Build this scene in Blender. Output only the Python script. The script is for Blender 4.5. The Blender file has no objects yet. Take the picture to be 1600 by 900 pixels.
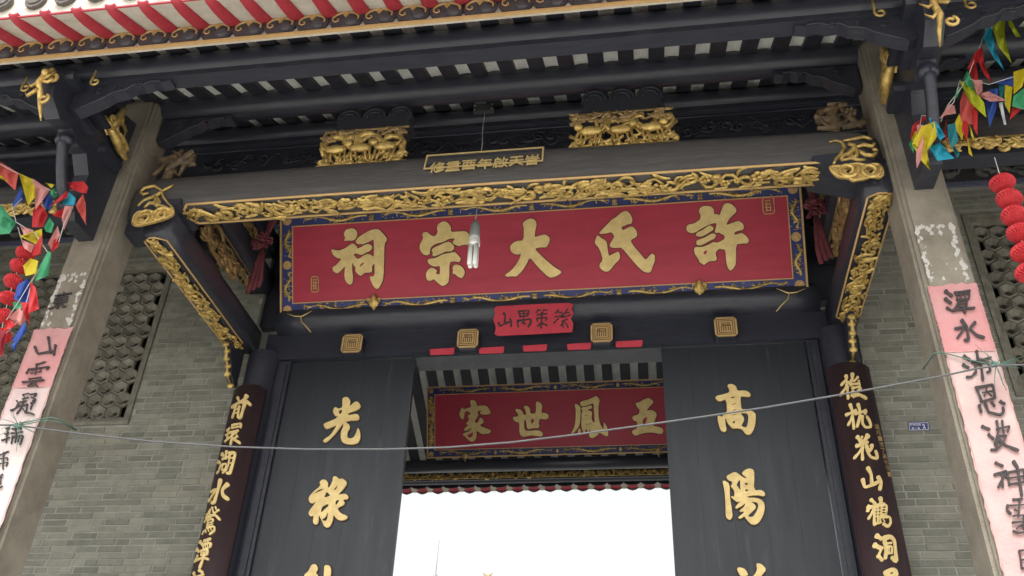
import bpy, math, random
import numpy as np
from mathutils import Vector, Matrix
from mathutils.geometry import tessellate_polygon

SC = bpy.context.scene
COL = SC.collection
# ------------------------------------------------------------------ camera
F_PX, CAM = 1440.34, Vector((0, -7, 1.6))
_p, _y, _r = 0.60019191, 0.17087253, 0.04665767
_fw = Vector((-math.sin(_y)*math.cos(_p), math.cos(_y)*math.cos(_p), math.sin(_p)))
_ri = Vector((math.cos(_y), math.sin(_y), 0))
_up = _ri.cross(_fw)
RI = math.cos(_r)*_ri + math.sin(_r)*_up
UP = -math.sin(_r)*_ri + math.cos(_r)*_up
cd = bpy.data.cameras.new('camera'); cam = bpy.data.objects.new('camera', cd); COL.objects.link(cam)
m = Matrix((RI, UP, -_fw)).transposed().to_4x4(); m.translation = CAM
cam.matrix_world = m
cd.sensor_width = 36; cd.lens = F_PX/1600*36; cd.clip_end = 2000; cd.clip_start = .05
SC.camera = cam
# ------------------------------------------------------------------ light: hazy overcast day
W = bpy.data.worlds.new('World'); SC.world = W; W.use_nodes = True
nt = W.node_tree; bg = nt.nodes['Background']
sky = nt.nodes.new('ShaderNodeTexSky'); sky.sky_type = 'NISHITA'; sky.sun_disc = False
SUN_EL, SUN_ROT = math.radians(58), math.radians(200)
sky.sun_elevation = SUN_EL; sky.sun_rotation = SUN_ROT; sky.dust_density = 6; sky.air_density = 1.2
hs = nt.nodes.new('ShaderNodeHueSaturation'); hs.inputs['Saturation'].default_value = .07
nt.links.new(sky.outputs[0], hs.inputs['Color']); nt.links.new(hs.outputs[0], bg.inputs[0])
bg.inputs[1].default_value = .15
sl = bpy.data.lights.new('sun', 'SUN'); sl.energy = 1.5; sl.angle = math.radians(25); sl.color = (1, .96, .9)
so = bpy.data.objects.new('sun', sl); COL.objects.link(so)
so.rotation_euler = (math.radians(32), 0, math.radians(20))
so.location = (0, -20, 30)
SC.view_settings.view_transform = 'Standard'; SC.view_settings.look = 'None'
SC.view_settings.gamma = 1; SC.view_settings.use_curve_mapping = False
SC.view_settings.exposure = 1.12

# ------------------------------------------------------------------ helpers
def ray(x, y):
    return (x-800)/F_PX*RI - (y-450)/F_PX*UP + _fw
def onY(x, y, Y):
    d = ray(x, y); return CAM + d*((Y-CAM.y)/d.y)
def onX(x, y, X):
    d = ray(x, y); return CAM + d*((X-CAM.x)/d.x)
def onPlane(x, y, O, N):
    d = ray(x, y); return CAM + d*((O-CAM).dot(N)/d.dot(N))

_mats = {}
def mat(name, col, rough=.6, metal=0., col2=None, nscale=8., mix=.5, bump=0., bscale=40., stretch=None,
        rnd=0., spec=.5, wear=None, wscale=3., trans=0.):
    """procedural material: base colour broken up by noise, optional per-piece variation, wear patches, bump"""
    if name in _mats: return _mats[name]
    M = bpy.data.materials.new(name); M.use_nodes = True; _mats[name] = M
    n = M.node_tree; N = n.nodes; L = n.links
    b = N['Principled BSDF']
    b.inputs['Roughness'].default_value = rough; b.inputs['Metallic'].default_value = metal
    b.inputs['Specular IOR Level'].default_value = spec
    tc = N.new('ShaderNodeNewGeometry')
    mp = N.new('ShaderNodeMapping'); L.new(tc.outputs['Position'], mp.inputs[0])
    if stretch: mp.inputs['Scale'].default_value = stretch
    no = N.new('ShaderNodeTexNoise'); no.inputs['Scale'].default_value = nscale; no.inputs['Detail'].default_value = 6
    no.inputs['Roughness'].default_value = .65
    L.new(mp.outputs[0], no.inputs['Vector'])
    rm = N.new('ShaderNodeMapRange'); rm.inputs[1].default_value = .32; rm.inputs[2].default_value = .68
    L.new(no.outputs[0], rm.inputs[0])
    mx = N.new('ShaderNodeMix'); mx.data_type = 'RGBA'
    c2 = col2 or tuple(c*.6 for c in col)
    mx.inputs[6].default_value = (*col, 1); mx.inputs[7].default_value = (*c2, 1)
    ml = N.new('ShaderNodeMath'); ml.operation = 'MULTIPLY'; ml.inputs[1].default_value = mix
    L.new(rm.outputs[0], ml.inputs[0]); L.new(ml.outputs[0], mx.inputs[0])
    out = mx.outputs[2]
    if wear:
        n2 = N.new('ShaderNodeTexNoise'); n2.inputs['Scale'].default_value = wscale; n2.inputs['Detail'].default_value = 8
        n2.inputs['Roughness'].default_value = .7
        L.new(mp.outputs[0], n2.inputs['Vector'])
        r2 = N.new('ShaderNodeMapRange'); r2.inputs[1].default_value = wear[1]; r2.inputs[2].default_value = wear[1]+.1
        r2.inputs[4].default_value = wear[2]
        L.new(n2.outputs[0], r2.inputs[0])
        m2 = N.new('ShaderNodeMix'); m2.data_type = 'RGBA'; m2.inputs[7].default_value = (*wear[0], 1)
        L.new(r2.outputs[0], m2.inputs[0]); L.new(out, m2.inputs[6]); out = m2.outputs[2]
    if rnd:
        oi = N.new('ShaderNodeObjectInfo')
        ad = N.new('ShaderNodeMath'); ad.operation = 'ADD'
        L.new(oi.outputs['Random'], ad.inputs[0]); L.new(tc.outputs['Random Per Island'], ad.inputs[1])
        fr = N.new('ShaderNodeMath'); fr.operation = 'FRACT'; L.new(ad.outputs[0], fr.inputs[0])
        r3 = N.new('ShaderNodeMapRange'); r3.inputs[3].default_value = 1-rnd; r3.inputs[4].default_value = 1+rnd
        L.new(fr.outputs[0], r3.inputs[0])
        h = N.new('ShaderNodeHueSaturation'); L.new(r3.outputs[0], h.inputs['Value']); L.new(out, h.inputs['Color'])
        out = h.outputs[0]
    L.new(out, b.inputs['Base Color'])
    if trans:
        b.inputs['Transmission Weight'].default_value = 0
        b.inputs['Subsurface Weight'].default_value = 0
        tr = N.new('ShaderNodeBsdfTranslucent'); L.new(out, tr.inputs[0])
        ms = N.new('ShaderNodeMixShader'); ms.inputs[0].default_value = trans
        L.new(b.outputs[0], ms.inputs[1]); L.new(tr.outputs[0], ms.inputs[2])
        L.new(ms.outputs[0], N['Material Output'].inputs[0])
    if bump:
        nb = N.new('ShaderNodeTexNoise'); nb.inputs['Scale'].default_value = bscale; nb.inputs['Detail'].default_value = 5
        L.new(mp.outputs[0], nb.inputs['Vector'])
        bp = N.new('ShaderNodeBump'); bp.inputs['Strength'].default_value = bump; bp.inputs['Distance'].default_value = .01
        L.new(nb.outputs[0], bp.inputs['Height']); L.new(bp.outputs[0], b.inputs['Normal'])
    # roughness break-up
    rr = N.new('ShaderNodeMapRange'); rr.inputs[3].default_value = max(.05, rough-.12); rr.inputs[4].default_value = min(1, rough+.15)
    L.new(no.outputs[0], rr.inputs[0]); L.new(rr.outputs[0], b.inputs['Roughness'])
    return M

def ident(u, v, w): return Vector((u, v, w))
def frame(O, U, V, Wd=None):
    O = Vector(O); U = Vector(U).normalized(); V = Vector(V).normalized()
    Wd = U.cross(V) if Wd is None else Vector(Wd)
    return lambda u, v, w: O + U*u + V*v + Wd*w

class MB:
    def __init__(s, f=ident): s.v = []; s.f = []; s.m = f; s.smooth = set()
    def add(s, vs, fs, smooth=False):
        k = len(s.v); s.v += [s.m(*p) for p in vs]
        for q in fs:
            if smooth: s.smooth.add(len(s.f))
            s.f.append([i+k for i in q])
    def box(s, x0, x1, y0, y1, z0, z1, c=0.):
        vs = [(x, y, z) for x in (x0, x1) for y in (y0, y1) for z in (z0, z1)]
        s.add(vs, [(0,1,3,2),(4,6,7,5),(0,4,5,1),(2,3,7,6),(0,2,6,4),(1,5,7,3)])
    def prism(s, loops, w0, w1):
        """loops (outer, holes...) in u,v; extruded in w"""
        loops = [[(float(a), float(b)) for a, b in l] for l in loops]
        tris = tessellate_polygon([[Vector((a, b, 0)) for a, b in l] for l in loops])
        flat = [p for l in loops for p in l]; n = len(flat)
        vs = [(a, b, w0) for a, b in flat]+[(a, b, w1) for a, b in flat]
        fs = [tuple(t) for t in tris]+[tuple(i+n for i in t[::-1]) for t in tris]
        k = 0
        for l in loops:
            for i in range(len(l)):
                j = (i+1) % len(l); fs.append((k+i, k+j, k+j+n, k+i+n))
            k += len(l)
        s.add(vs, fs)
    def tube(s, pts, rad, n=6, flat=1., cap=True, smooth=True):
        pts = [Vector(p) for p in pts]; N = len(pts)
        if not hasattr(rad, '__len__'): rad = [rad]*N
        vs = []; ref = None
        for i, p in enumerate(pts):
            t = (pts[min(i+1, N-1)]-pts[max(i-1, 0)])
            if t.length < 1e-9: t = Vector((1, 0, 0))
            t.normalize()
            if ref is None:
                ref = Vector((0, 0, 1)) if abs(t.z) < .9 else Vector((0, 1, 0))
            a = t.cross(ref).normalized(); b = a.cross(t).normalized(); ref = b
            for k in range(n):
                q = 2*math.pi*k/n
                o = a*math.cos(q)*rad[i]+b*math.sin(q)*rad[i]*flat
                vs.append(tuple(p+o))
        fs = [(i*n+k, i*n+(k+1) % n, (i+1)*n+(k+1) % n, (i+1)*n+k) for i in range(N-1) for k in range(n)]
        s.add(vs, fs, smooth)
        if cap:
            k0 = len(s.v)-N*n
            s.f.append([k0+i for i in range(n)][::-1]); s.f.append([k0+(N-1)*n+i for i in range(n)])
    def ball(s, c, r, nu=8, nv=5, smooth=True):
        if not hasattr(r, '__len__'): r = (r, r, r)
        vs = [(c[0], c[1], c[2]-r[2])]
        for j in range(1, nv):
            a = math.pi*j/nv-math.pi/2
            for i in range(nu):
                b = 2*math.pi*i/nu
                vs.append((c[0]+r[0]*math.cos(a)*math.cos(b), c[1]+r[1]*math.cos(a)*math.sin(b), c[2]+r[2]*math.sin(a)))
        vs.append((c[0], c[1], c[2]+r[2])); T = len(vs)-1
        fs = [(0, 1+(i+1) % nu, 1+i) for i in range(nu)]
        for j in range(nv-2):
            for i in range(nu):
                a = 1+j*nu+i; b = 1+j*nu+(i+1) % nu; fs.append((a, b, b+nu, a+nu))
        k = 1+(nv-2)*nu
        fs += [(k+i, k+(i+1) % nu, T) for i in range(nu)]
        s.add(vs, fs, smooth)
    def loft(s, prof, xs, axis='x'):
        """closed profile [(a,b)] swept along axis"""
        n = len(prof); vs = []
        for x in xs:
            for a, b in prof:
                vs.append((x, a, b) if axis == 'x' else (a, x, b))
        fs = [(i*n+k, i*n+(k+1) % n, (i+1)*n+(k+1) % n, (i+1)*n+k) for i in range(len(xs)-1) for k in range(n)]
        fs += [tuple(range(n))[::-1], tuple((len(xs)-1)*n+k for k in range(n))]
        s.add(vs, fs, True)
    def mesh(s, name, mt, off=None):
        me = bpy.data.meshes.new(name)
        vs = s.v if off is None else [v-off for v in s.v]
        me.from_pydata([tuple(v) for v in vs], [], s.f)
        if s.smooth:
            a = [False]*len(me.polygons)
            for i in s.smooth: a[i] = True
            me.polygons.foreach_set('use_smooth', a)
        me.materials.append(mt); me.update()
        return me

def fixn(me):
    import bmesh
    b = bmesh.new(); b.from_mesh(me); bmesh.ops.recalc_face_normals(b, faces=b.faces); b.to_mesh(me); b.free()

def link(o, parent=None):
    COL.objects.link(o)
    if parent:
        o.parent = parent
        p = parent
        off = Vector((0, 0, 0))
        while p: off += p.location; p = p.parent
        o.matrix_parent_inverse = Matrix.Translation(-off)
        o['_w'] = 1
    return o
def obj(name, mb, mt, parent=None, label=None, fix=False):
    """part in world coordinates under parent"""
    me = mb.mesh(name, mt) if isinstance(mb, MB) else mb
    if fix: fixn(me)
    o = bpy.data.objects.new(name, me)
    if parent: 
        o.parent = parent; o.matrix_parent_inverse = Matrix.Translation(-parent['_o'] if False else -wl(parent))
    COL.objects.link(o)
    LOC[o.name] = Vector((0, 0, 0))
    if label: o['label'] = label
    return o
LOC = {}
def wl(o): return LOC[o.name]
def tag(o, label, cat, group=None):
    o['label'] = label; o['category'] = cat
    if group: o['group'] = group
    return o
def thing(name, loc, label, cat, group=None):
    o = bpy.data.objects.new(name, None); o.empty_display_size = .1; o.location = loc; COL.objects.link(o)
    LOC[o.name] = Vector(loc)
    return tag(o, label, cat, group)
def solo(name, mb, mt, label, cat, group=None, fix=False):
    c = sum(mb.v, Vector())/len(mb.v)
    me = mb.mesh(name, mt, c)
    if fix: fixn(me)
    o = bpy.data.objects.new(name, me); o.location = c; COL.objects.link(o); LOC[o.name] = c
    return tag(o, label, cat, group)
def struct(name, mb, mt):
    o = obj(name, mb, mt); o['kind'] = 'structure'; return o
def inst(name, me, loc, parent, rot=None, label=None):
    o = bpy.data.objects.new(name, me); o.location = loc
    if rot: o.rotation_euler = rot
    o.parent = parent; o.matrix_parent_inverse = Matrix.Translation(-wl(parent)); COL.objects.link(o)
    LOC[o.name] = Vector(loc)
    if label: o['label'] = label
    return o

# ------------------------------------------------------------------ materials
BLACK = mat('black_lacquer', (.037, .040, .056), .34, col2=(.020, .022, .032), nscale=5, mix=.8, bump=.15, bscale=18,
            stretch=(1, 6, 6), spec=.5, wear=((.085, .08, .075), .6, .5), wscale=4)
BEAMM = mat('worn_black_beam', (.082, .077, .074), .48, col2=(.036, .035, .038), nscale=5, mix=.95, bump=.4, bscale=22,
            stretch=(.6, 7, 7), wear=((.12, .105, .085), .56, .6), wscale=5)
DARKW = mat('dark_roof_timber', (.030, .031, .042), .5, col2=(.016, .017, .024), nscale=9, mix=.7, bump=.2, bscale=30)
LEAFM = mat('door_leaf_paint', (.022, .027, .034), .40, col2=(.015, .019, .025), nscale=1.4, mix=.8, bump=.08, bscale=12,
            stretch=(6, 6, .7), wear=((.075, .082, .088), .58, .40), wscale=2.0)
MAROON = mat('maroon_lacquer', (.056, .032, .036), .4, col2=(.030, .020, .025), nscale=3, mix=.8, bump=.1, bscale=20, stretch=(5, 5, .6))
RED = mat('red_board', (.44, .030, .062), .5, col2=(.33, .024, .048), nscale=3, mix=.7, bump=.1, bscale=60, stretch=(1, 4, 4))
RED2 = mat('dark_red_board', (.46, .034, .068), .5, col2=(.38, .030, .058), nscale=3, mix=.7)
BLUE = mat('blue_border_paint', (.030, .045, .20), .5, col2=(.020, .022, .07), nscale=7, mix=.8)
GOLD = mat('gold_leaf_letter', (.82, .63, .27), .38, .25, col2=(.62, .45, .19), nscale=14, mix=.8, bump=.25, bscale=70)
CARVE = mat('gilded_carving', (.78, .56, .19), .34, .4, col2=(.30, .19, .055), nscale=24, mix=.95, bump=.3, bscale=90, rnd=.22)
CARVED = mat('aged_gilded_carving', (.46, .31, .13), .42, .3, col2=(.15, .095, .045), nscale=25, mix=.9, bump=.3, bscale=90, rnd=.2)
TRIM = mat('tan_gold_trim', (.58, .38, .16), .5, .1, col2=(.45, .28, .12), nscale=20, mix=.6)
STONE = mat('column_stone', (.300, .268, .215), .85, col2=(.180, .158, .122), nscale=4, mix=.95, bump=.7, bscale=110,
            wear=((.31, .285, .24), .6, .6), wscale=6)
BRICK = mat('grey_brick', (.240, .240, .200), .88, col2=(.160, .160, .128), nscale=10, mix=.9, bump=.6, bscale=80, rnd=.21,
            wear=((.27, .245, .19), .54, .65), wscale=1.7)
MORTAR = mat('lime_mortar', (.36, .355, .315), .9, col2=(.20, .205, .18), nscale=4, mix=.9, bump=.3)
LATT = mat('lattice_ceramic', (.235, .22, .178), .8, col2=(.12, .112, .09), nscale=12, mix=.9, bump=.4, bscale=60, rnd=.2)
WHITE = mat('white_tile_underside', (.80, .81, .77), .8, col2=(.60, .61, .58), nscale=9, mix=.7, bump=.2)
LIME = mat('white_lime', (.66, .62, .54), .8, col2=(.50, .45, .37), nscale=9, mix=.8, bump=.5, bscale=50, wear=((.36, .32, .27), .60, .6), wscale=7)
REDP = mat('red_eave_paint', (.46, .035, .055), .6, col2=(.32, .03, .045), nscale=16, mix=.7, bump=.3, wear=((.30, .12, .11), .60, .7), wscale=9)
TILEG = mat('grey_tile', (.13, .115, .10), .85, col2=(.08, .07, .062), nscale=30, mix=.8, bump=.5, bscale=90)
TILED = mat('dark_glazed_tile', (.07, .065, .075), .5, col2=(.04, .036, .045), nscale=20, mix=.8, bump=.2)
INK = mat('black_ink', (.028, .024, .026), .8, col2=(.06, .05, .05), nscale=40, mix=.8)
OUTL = mat('letter_shadow_paint', (.075, .035, .025), .7, nscale=30)  # dark brown that paints the shadow round the gilt letters
PAPER = mat('red_paper', (.60, .055, .085), .8, col2=(.48, .045, .07), nscale=12, mix=.8, bump=.3)
CORDM = mat('cable_grey', (.11, .112, .118), .5, nscale=30)
CORDL = mat('white_string', (.55, .55, .52), .7, nscale=30)
TWINE = mat('green_twine', (.10, .20, .15), .7, nscale=30)
RIBBON = mat('red_cloth', (.20, .045, .055), .85, col2=(.11, .025, .035), nscale=18, mix=.8, bump=.4, trans=.15)
GROUND = mat('paving_stone', (.44, .43, .40), .9, col2=(.36, .35, .32), nscale=2, mix=.8, bump=.3)

# ------------------------------------------------------------------ ground
g = MB(); g.box(-400, 400, -400, 400, -.3, 0); struct('ground', g, GROUND)
g = MB(); g.box(-7.6, 5.6, -2.6, 5.2, .002, .55); struct('porch_floor', g, GROUND)

XA, XB = -7.6, 5.6          # extent of the gatehouse along the street
def zf(Y): return 8.2493+.49*Y
def zr(Y): return 8.71-.49*Y
YR = .47                    # ridge
# ------------------------------------------------------------------ roof
roof = thing('tiled_roof', (-1, -3.0, 6.59), 'tiled roof over the gateway with white tile undersides between dark rafters and a red and white eave', 'roof')
b = MB()
b.loft([(-3.35, zf(-3.35)+.075), (YR, zf(YR)+.075), (4.73, zr(4.73)+.075), (4.73, zr(4.73)+.2), (YR, zf(YR)+.25), (-3.35, zf(-3.35)+.2)], [XA, XB])
b.smooth.clear(); obj('roof_deck', b, TILEG, roof, fix=True)
PF, PR = .238, .221
def pan(sgn, Y0, Y1, zfun):
    """one stepped concave tile channel, local x centred"""
    mb = MB(); n = max(2, int(abs(Y1-Y0)/.13)); vs = []; fs = []; K = 6
    for i in range(n):
        ya = Y0+(Y1-Y0)*i/n; yb = Y0+(Y1-Y0)*(i+1)/n
        k0 = len(vs)
        for (yy, dz) in ((ya, 0.), (yb, -.014)):
            for k in range(K+1):
                t = k/K*2-1
                vs.append((t*.075, yy, zfun(yy)+dz+.028*(1-t*t)*1.))
        for k in range(K): fs.append((k0+k, k0+k+1, k0+K+2+k, k0+K+1+k))
        # lip
        if i: 
            pk = k0-(K+1)
            for k in range(K): fs.append((pk+k, pk+k+1, k0+k+1, k0+k))
    mb.add(vs, fs, False); return mb
pf = pan(1, -2.985, YR, zf).mesh('pan_tiles', WHITE); pr = pan(1, YR, 4.60, zr).mesh('pan_tiles', WHITE)
r1 = MB(); r1.loft([(-.0615, 0), (.0615, 0), (.0615, .045), (-.0615, .045)], [0, 1], 'y')
def rafter(Ya, Yb, zfun):
    r = MB(); vs = []
    for yy in (Ya, Yb):
        for x, dz in ((-.0615, -.042), (.0615, -.042), (.0615, .0), (-.0615, .0)): vs.append((x, yy, zfun(yy)+dz))
    r.add(vs, [(0,1,5,4),(1,2,6,5),(2,3,7,6),(3,0,4,7),(0,3,2,1),(4,5,6,7)]); return r
rf_ = rafter(-2.975, YR, zf).mesh('rafter', DARKW); rr_ = rafter(YR, 4.6, zr).mesh('rafter', DARKW)
k0 = math.ceil((XA+.874)/PF); xs_f = [-.874+PF*k for k in range(k0, int((XB+.874)/PF)+1)]
k0 = math.ceil((XA+2.366)/PR); xs_r = [-2.366+PR*k for k in range(k0, int((XB+2.366)/PR)+1)]
for x in xs_f:
    inst('pan_tiles', pf, (x, 0, 0), roof); inst('rafter', rf_, (x+PF/2, 0, 0), roof)
for x in xs_r:
    inst('pan_tiles', pr, (x, 0, 0), roof); inst('rafter', rr_, (x+PR/2, 0, 0), roof)
# front eave: fascia board, gold rail, dark scalloped shields with gilded scrolls, white soffit, red ribs, lime edge, tile ends
YF = -2.996
b = MB(); b.box(XA, XB, YF, YF+.03, 6.620, 6.775); obj('fascia_board', b, LIME, roof)
b = MB(); b.box(XA, XB, YF-.026, YF-.004, 6.600, 6.619); obj('fascia_rail', b, TRIM, roof)
sh = MB(frame((0, YF-.004, 6.636), (1, 0, 0), (0, 0, 1)))
sh.prism([[(-.118, .05), (-.1, .012), (-.07, -.008), (0, -.014), (.07, -.008), (.1, .012), (.118, .05), (.118, .118), (.07, .135), (0, .142), (-.07, .135), (-.118, .118)]], 0, .022)
sh.ball((.045, .045, .022), (.05, .048, .02), 10, 6)
shm = sh.mesh('eave_shield', TILED)
sc_ = MB(frame((0, YF-.028, 6.636), (1, 0, 0), (0, 0, 1)))
def spiral(cx, cy, r0, a0, turns, sgn=1, n=14, w=0., shrink=.25):
    return [(cx+(r0*(1-(1-shrink)*i/(n-1)))*math.cos(a0+sgn*turns*2*math.pi*i/(n-1)),
             cy+(r0*(1-(1-shrink)*i/(n-1)))*math.sin(a0+sgn*turns*2*math.pi*i/(n-1)), w) for i in range(n)]
for sg in (-1, 1):
    pts = [(0, .128, 0), (sg*.035, .128, 0), (sg*.07, .112, 0), (sg*.092, .085, 0), (sg*.09, .055, 0), (sg*.07, .04, 0), (sg*.05, .05, 0), (sg*.05, .068, 0), (sg*.064, .07, 0)]
    sc_.tube(pts, [.011, .011, .010, .008, .006, .005, .005, .004, .003], 5)
sc_.prism([[(-.035, .13), (.035, .13), (.02, .108), (.008, .09), (0, .072), (-.008, .09), (-.02, .108)]], -.004, .006)
scm = sc_.mesh('gilded_scroll', TRIM)
Yo = -3.36
def slope(Y): return zf(Y)
b = MB(); b.add([(XA, YF+.03, slope(YF+.03)+.005), (XB, YF+.03, slope(YF+.03)+.005), (XB, Yo, slope(Yo)+.005), (XA, Yo, slope(Yo)+.005),
                 (XA, YF+.03, slope(YF)+.03), (XB, YF+.03, slope(YF)+.03), (XB, Yo, slope(Yo)+.03), (XA, Yo, slope(Yo)+.03)],
                [(0,1,2,3),(4,7,6,5),(0,4,5,1),(1,5,6,2),(2,6,7,3),(3,7,4,0)]); obj('eave_soffit', b, LIME, roof)
rb = MB(); K = 8; secs = []
for (yy, dz, rx, rz) in ((YF-.002, .0, .056, .030), (YF-.05, -.0, .056, .044), (YF-.14, .0, .052, .052), (Yo+.12, .0, .048, .048), (Yo+.05, .012, .048, .046), (Yo+.0, .02, .044, .034), (Yo-.022, .03, .040, .024), (Yo-.024, .05, .03, .02)):
    secs.append([(rx*math.cos(math.pi+math.pi*k/K), yy, slope(yy)+.004+dz+rz*math.sin(math.pi+math.pi*k/K)) for k in range(K+1)])
vs = [p for s_ in secs for p in s_]; n = K+1
fs = [(i*n+k, i*n+k+1, (i+1)*n+k+1, (i+1)*n+k) for i in range(len(secs)-1) for k in range(K)]
rb.add(vs, fs, True); rbm = rb.mesh('red_rib', REDP)
b = MB(); b.box(XA, XB, Yo-.012, Yo, slope(Yo)+.0, slope(Yo)+.013); obj('red_line', b, REDP, roof)
b = MB(); b.box(XA, XB, Yo-.006, Yo+.02, slope(Yo)+.0135, slope(Yo)+.2); obj('lime_edge', b, LIME, roof)
td = MB(frame((0, Yo-.008, 0), (1, 0, 0), (0, 0, 1)))
zc = slope(Yo)+.155
td.prism([[(.075*math.cos(a), zc+(.085 if math.sin(a) < 0 else .06)*math.sin(a)*(1+.04*math.cos(8*a))) for a in [2*math.pi*i/24 for i in range(24)]]], 0, .03)
td.prism([[(.055*math.cos(a), zc+.055*math.sin(a)) for a in [2*math.pi*i/16 for i in range(16)]]], .03, .038)
tdm = td.mesh('tile_end', TILEG)
cv = MB(); cv.loft([(.07*math.cos(math.pi*i/6), slope(Yo)+.2+.06*math.sin(math.pi*i/6)) for i in range(7)], [0, 1], 'y')
JR = random.Random(77)
for i, x in enumerate(xs_f):
    jx, jz = JR.uniform(-.006, .006), JR.uniform(-.004, .004)
    SHo = inst('eave_shield', shm, (x+PF/2+jx, 0, jz), roof); inst('gilded_scroll', scm, (x+PF/2+jx, 0, jz), SHo)
    inst('red_rib', rbm, (x+JR.uniform(-.008, .008), 0, JR.uniform(-.004, .003)), roof); inst('tile_end', tdm, (x+PF/2+JR.uniform(-.012, .012), JR.uniform(-.01, .01), JR.uniform(-.012, .008)), roof)
# rear eave
b = MB(); b.add([(XA, 4.58, zr(4.58)+.005), (XB, 4.58, zr(4.58)+.005), (XB, 4.73, zr(4.73)+.005), (XA, 4.73, zr(4.73)+.005),
                 (XA, 4.58, zr(4.58)+.04), (XB, 4.58, zr(4.58)+.04), (XB, 4.73, zr(4.73)+.04), (XA, 4.73, zr(4.73)+.04)],
                [(0,1,2,3),(4,7,6,5),(0,4,5,1),(1,5,6,2),(2,6,7,3),(3,7,4,0)]); obj('eave_soffit', b, LIME, roof)
b = MB(); b.box(XA, XB, 4.535, 4.575, zr(4.55)-.066, zr(4.55)+.02); obj('fascia_board', b, DARKW, roof)
rr2 = MB(); secs = []
for (yy, rx, rz) in ((4.58, .092, .03), (4.66, .07, .024), (4.73, .06, .02)):
    secs.append([(rx*math.cos(math.pi+math.pi*k/K), yy, zr(yy)+.004+rz*math.sin(math.pi+math.pi*k/K)) for k in range(K+1)])
vs = [p for s_ in secs for p in s_]
rr2.add(vs, [(i*n+k, i*n+k+1, (i+1)*n+k+1, (i+1)*n+k) for i in range(2) for k in range(K)], True); rr2m = rr2.mesh('red_rib', REDP)
te = MB(frame((0, 4.705, 0), (1, 0, 0), (0, 0, 1)))
zc = zr(4.73)+.028
te.prism([[(-.108, .10+zc), (-.108, zc), (-.09, zc-.008), (-.05, zc-.035), (-.02, zc-.045), (0, zc-.05), (.02, zc-.045), (.05, zc-.035), (.09, zc-.008), (.108, zc), (.108, zc+.1)]], -.03, 0)
tem = te.mesh('tile_end', TILEG)
hs2 = MB(frame((0, 4.533, zr(4.55)-.062), (1, 0, 0), (0, 0, 1)))
hs2.prism([[(-.1095, .02)]+[(-.1095*math.cos(math.pi*i/12), -.052*math.sin(math.pi*i/12)**.7) for i in range(13)]+[(.1095, .02)]], 0, .012); hs2m = hs2.mesh('scalloped_drip', DARKW)
for x in xs_r:
    inst('red_rib', rr2m, (x+PR/2, 0, 0), roof); inst('tile_end', tem, (x+PR/2, 0, 0), roof); inst('scalloped_drip', hs2m, (x+PR/2, 0, 0), roof)

# ------------------------------------------------------------------ carving generators (local u along, v across, w outward)
def carve(mb, L, H, seed, th=.06, dens=1., depth=.03, leaves=True, vine=True):
    """openwork: wandering stem, scrolls, flower heads and long leaves with gaps between"""
    R = random.Random(seed)
    if vine:
        n = max(10, int(L/H*5)); ph = R.random()*6
        pts = [(L*i/(n-1), H*(.5+.30*math.sin(ph+i*1.05)+R.uniform(-.07, .07)), depth*R.uniform(.2, .7)) for i in range(n)]
        mb.tube(pts, [H*th*R.uniform(.6, 1.3) for _ in pts], 6, smooth=True)
    N = max(2, int(L/H*2.6*dens))
    for i in range(N):
        cx = L*(i+R.uniform(.2, .8))/N; cy = H*R.uniform(.28, .72)
        r = H*R.uniform(.16, .34); r = max(min(r, cy, H-cy), H*.14); cx = min(max(cx, r), L-r)
        w0 = depth*R.uniform(.1, .6)
        if R.random() < .3 and leaves:      # flower head
            for k in range(6):
                a = k*1.047+R.random()*.4; mb.ball((cx+r*.5*math.cos(a), cy+r*.5*math.sin(a), w0+depth*.3), (r*.34, r*.3, depth*.35), 6, 4)
            mb.ball((cx, cy, w0+depth*.6), (r*.25, r*.25, depth*.4), 6, 4)
        else:
            p = spiral(cx, cy, r, R.random()*6.28, R.uniform(.7, 1.3), R.choice((-1, 1)), 12, 0, R.uniform(.15, .4))
            p = [(a, c, w0+depth*.4*k/11) for k, (a, c, _) in enumerate(p)]; t = H*th*R.uniform(.9, 1.6)
            mb.tube(p, [t*(.35+.9*math.sin(math.pi*min(1, (k+1.5)/11))) for k in range(12)], 5, smooth=True)
    if leaves:
        for i in range(int(N*2.6)):
            cx = L*R.random(); cy = H*R.uniform(.1, .9); l = H*R.uniform(.16, .42); a = R.gauss(0, .55)+(math.pi if R.random() < .5 else 0); wd = l*R.uniform(.16, .3)
            cx = min(max(cx, l*.8), L-l*.8); cy = min(max(cy, wd), H-wd); ux, uy = math.cos(a), math.sin(a)
            w0 = depth*R.uniform(.2, .9); bend = R.uniform(-.9, .9); vs = []; K = 6
            for k in range(K+1):
                t = k/K; s_ = (t-.5)*2*l; o = wd*math.sin(math.pi*(.10+.86*t)); bx = bend*l*(t-.5)**2*2
                for q, ww in ((-1, 0), (0, depth*.5), (1, 0)):
                    vs.append((cx+ux*s_-uy*(q*o+bx), min(max(cy+uy*s_+ux*(q*o+bx), 0), H), w0+ww))
            mb.add(vs, [(k*3+q, k*3+q+1, k*3+q+4, k*3+q+3) for k in range(K) for q in range(2)], True)
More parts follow.
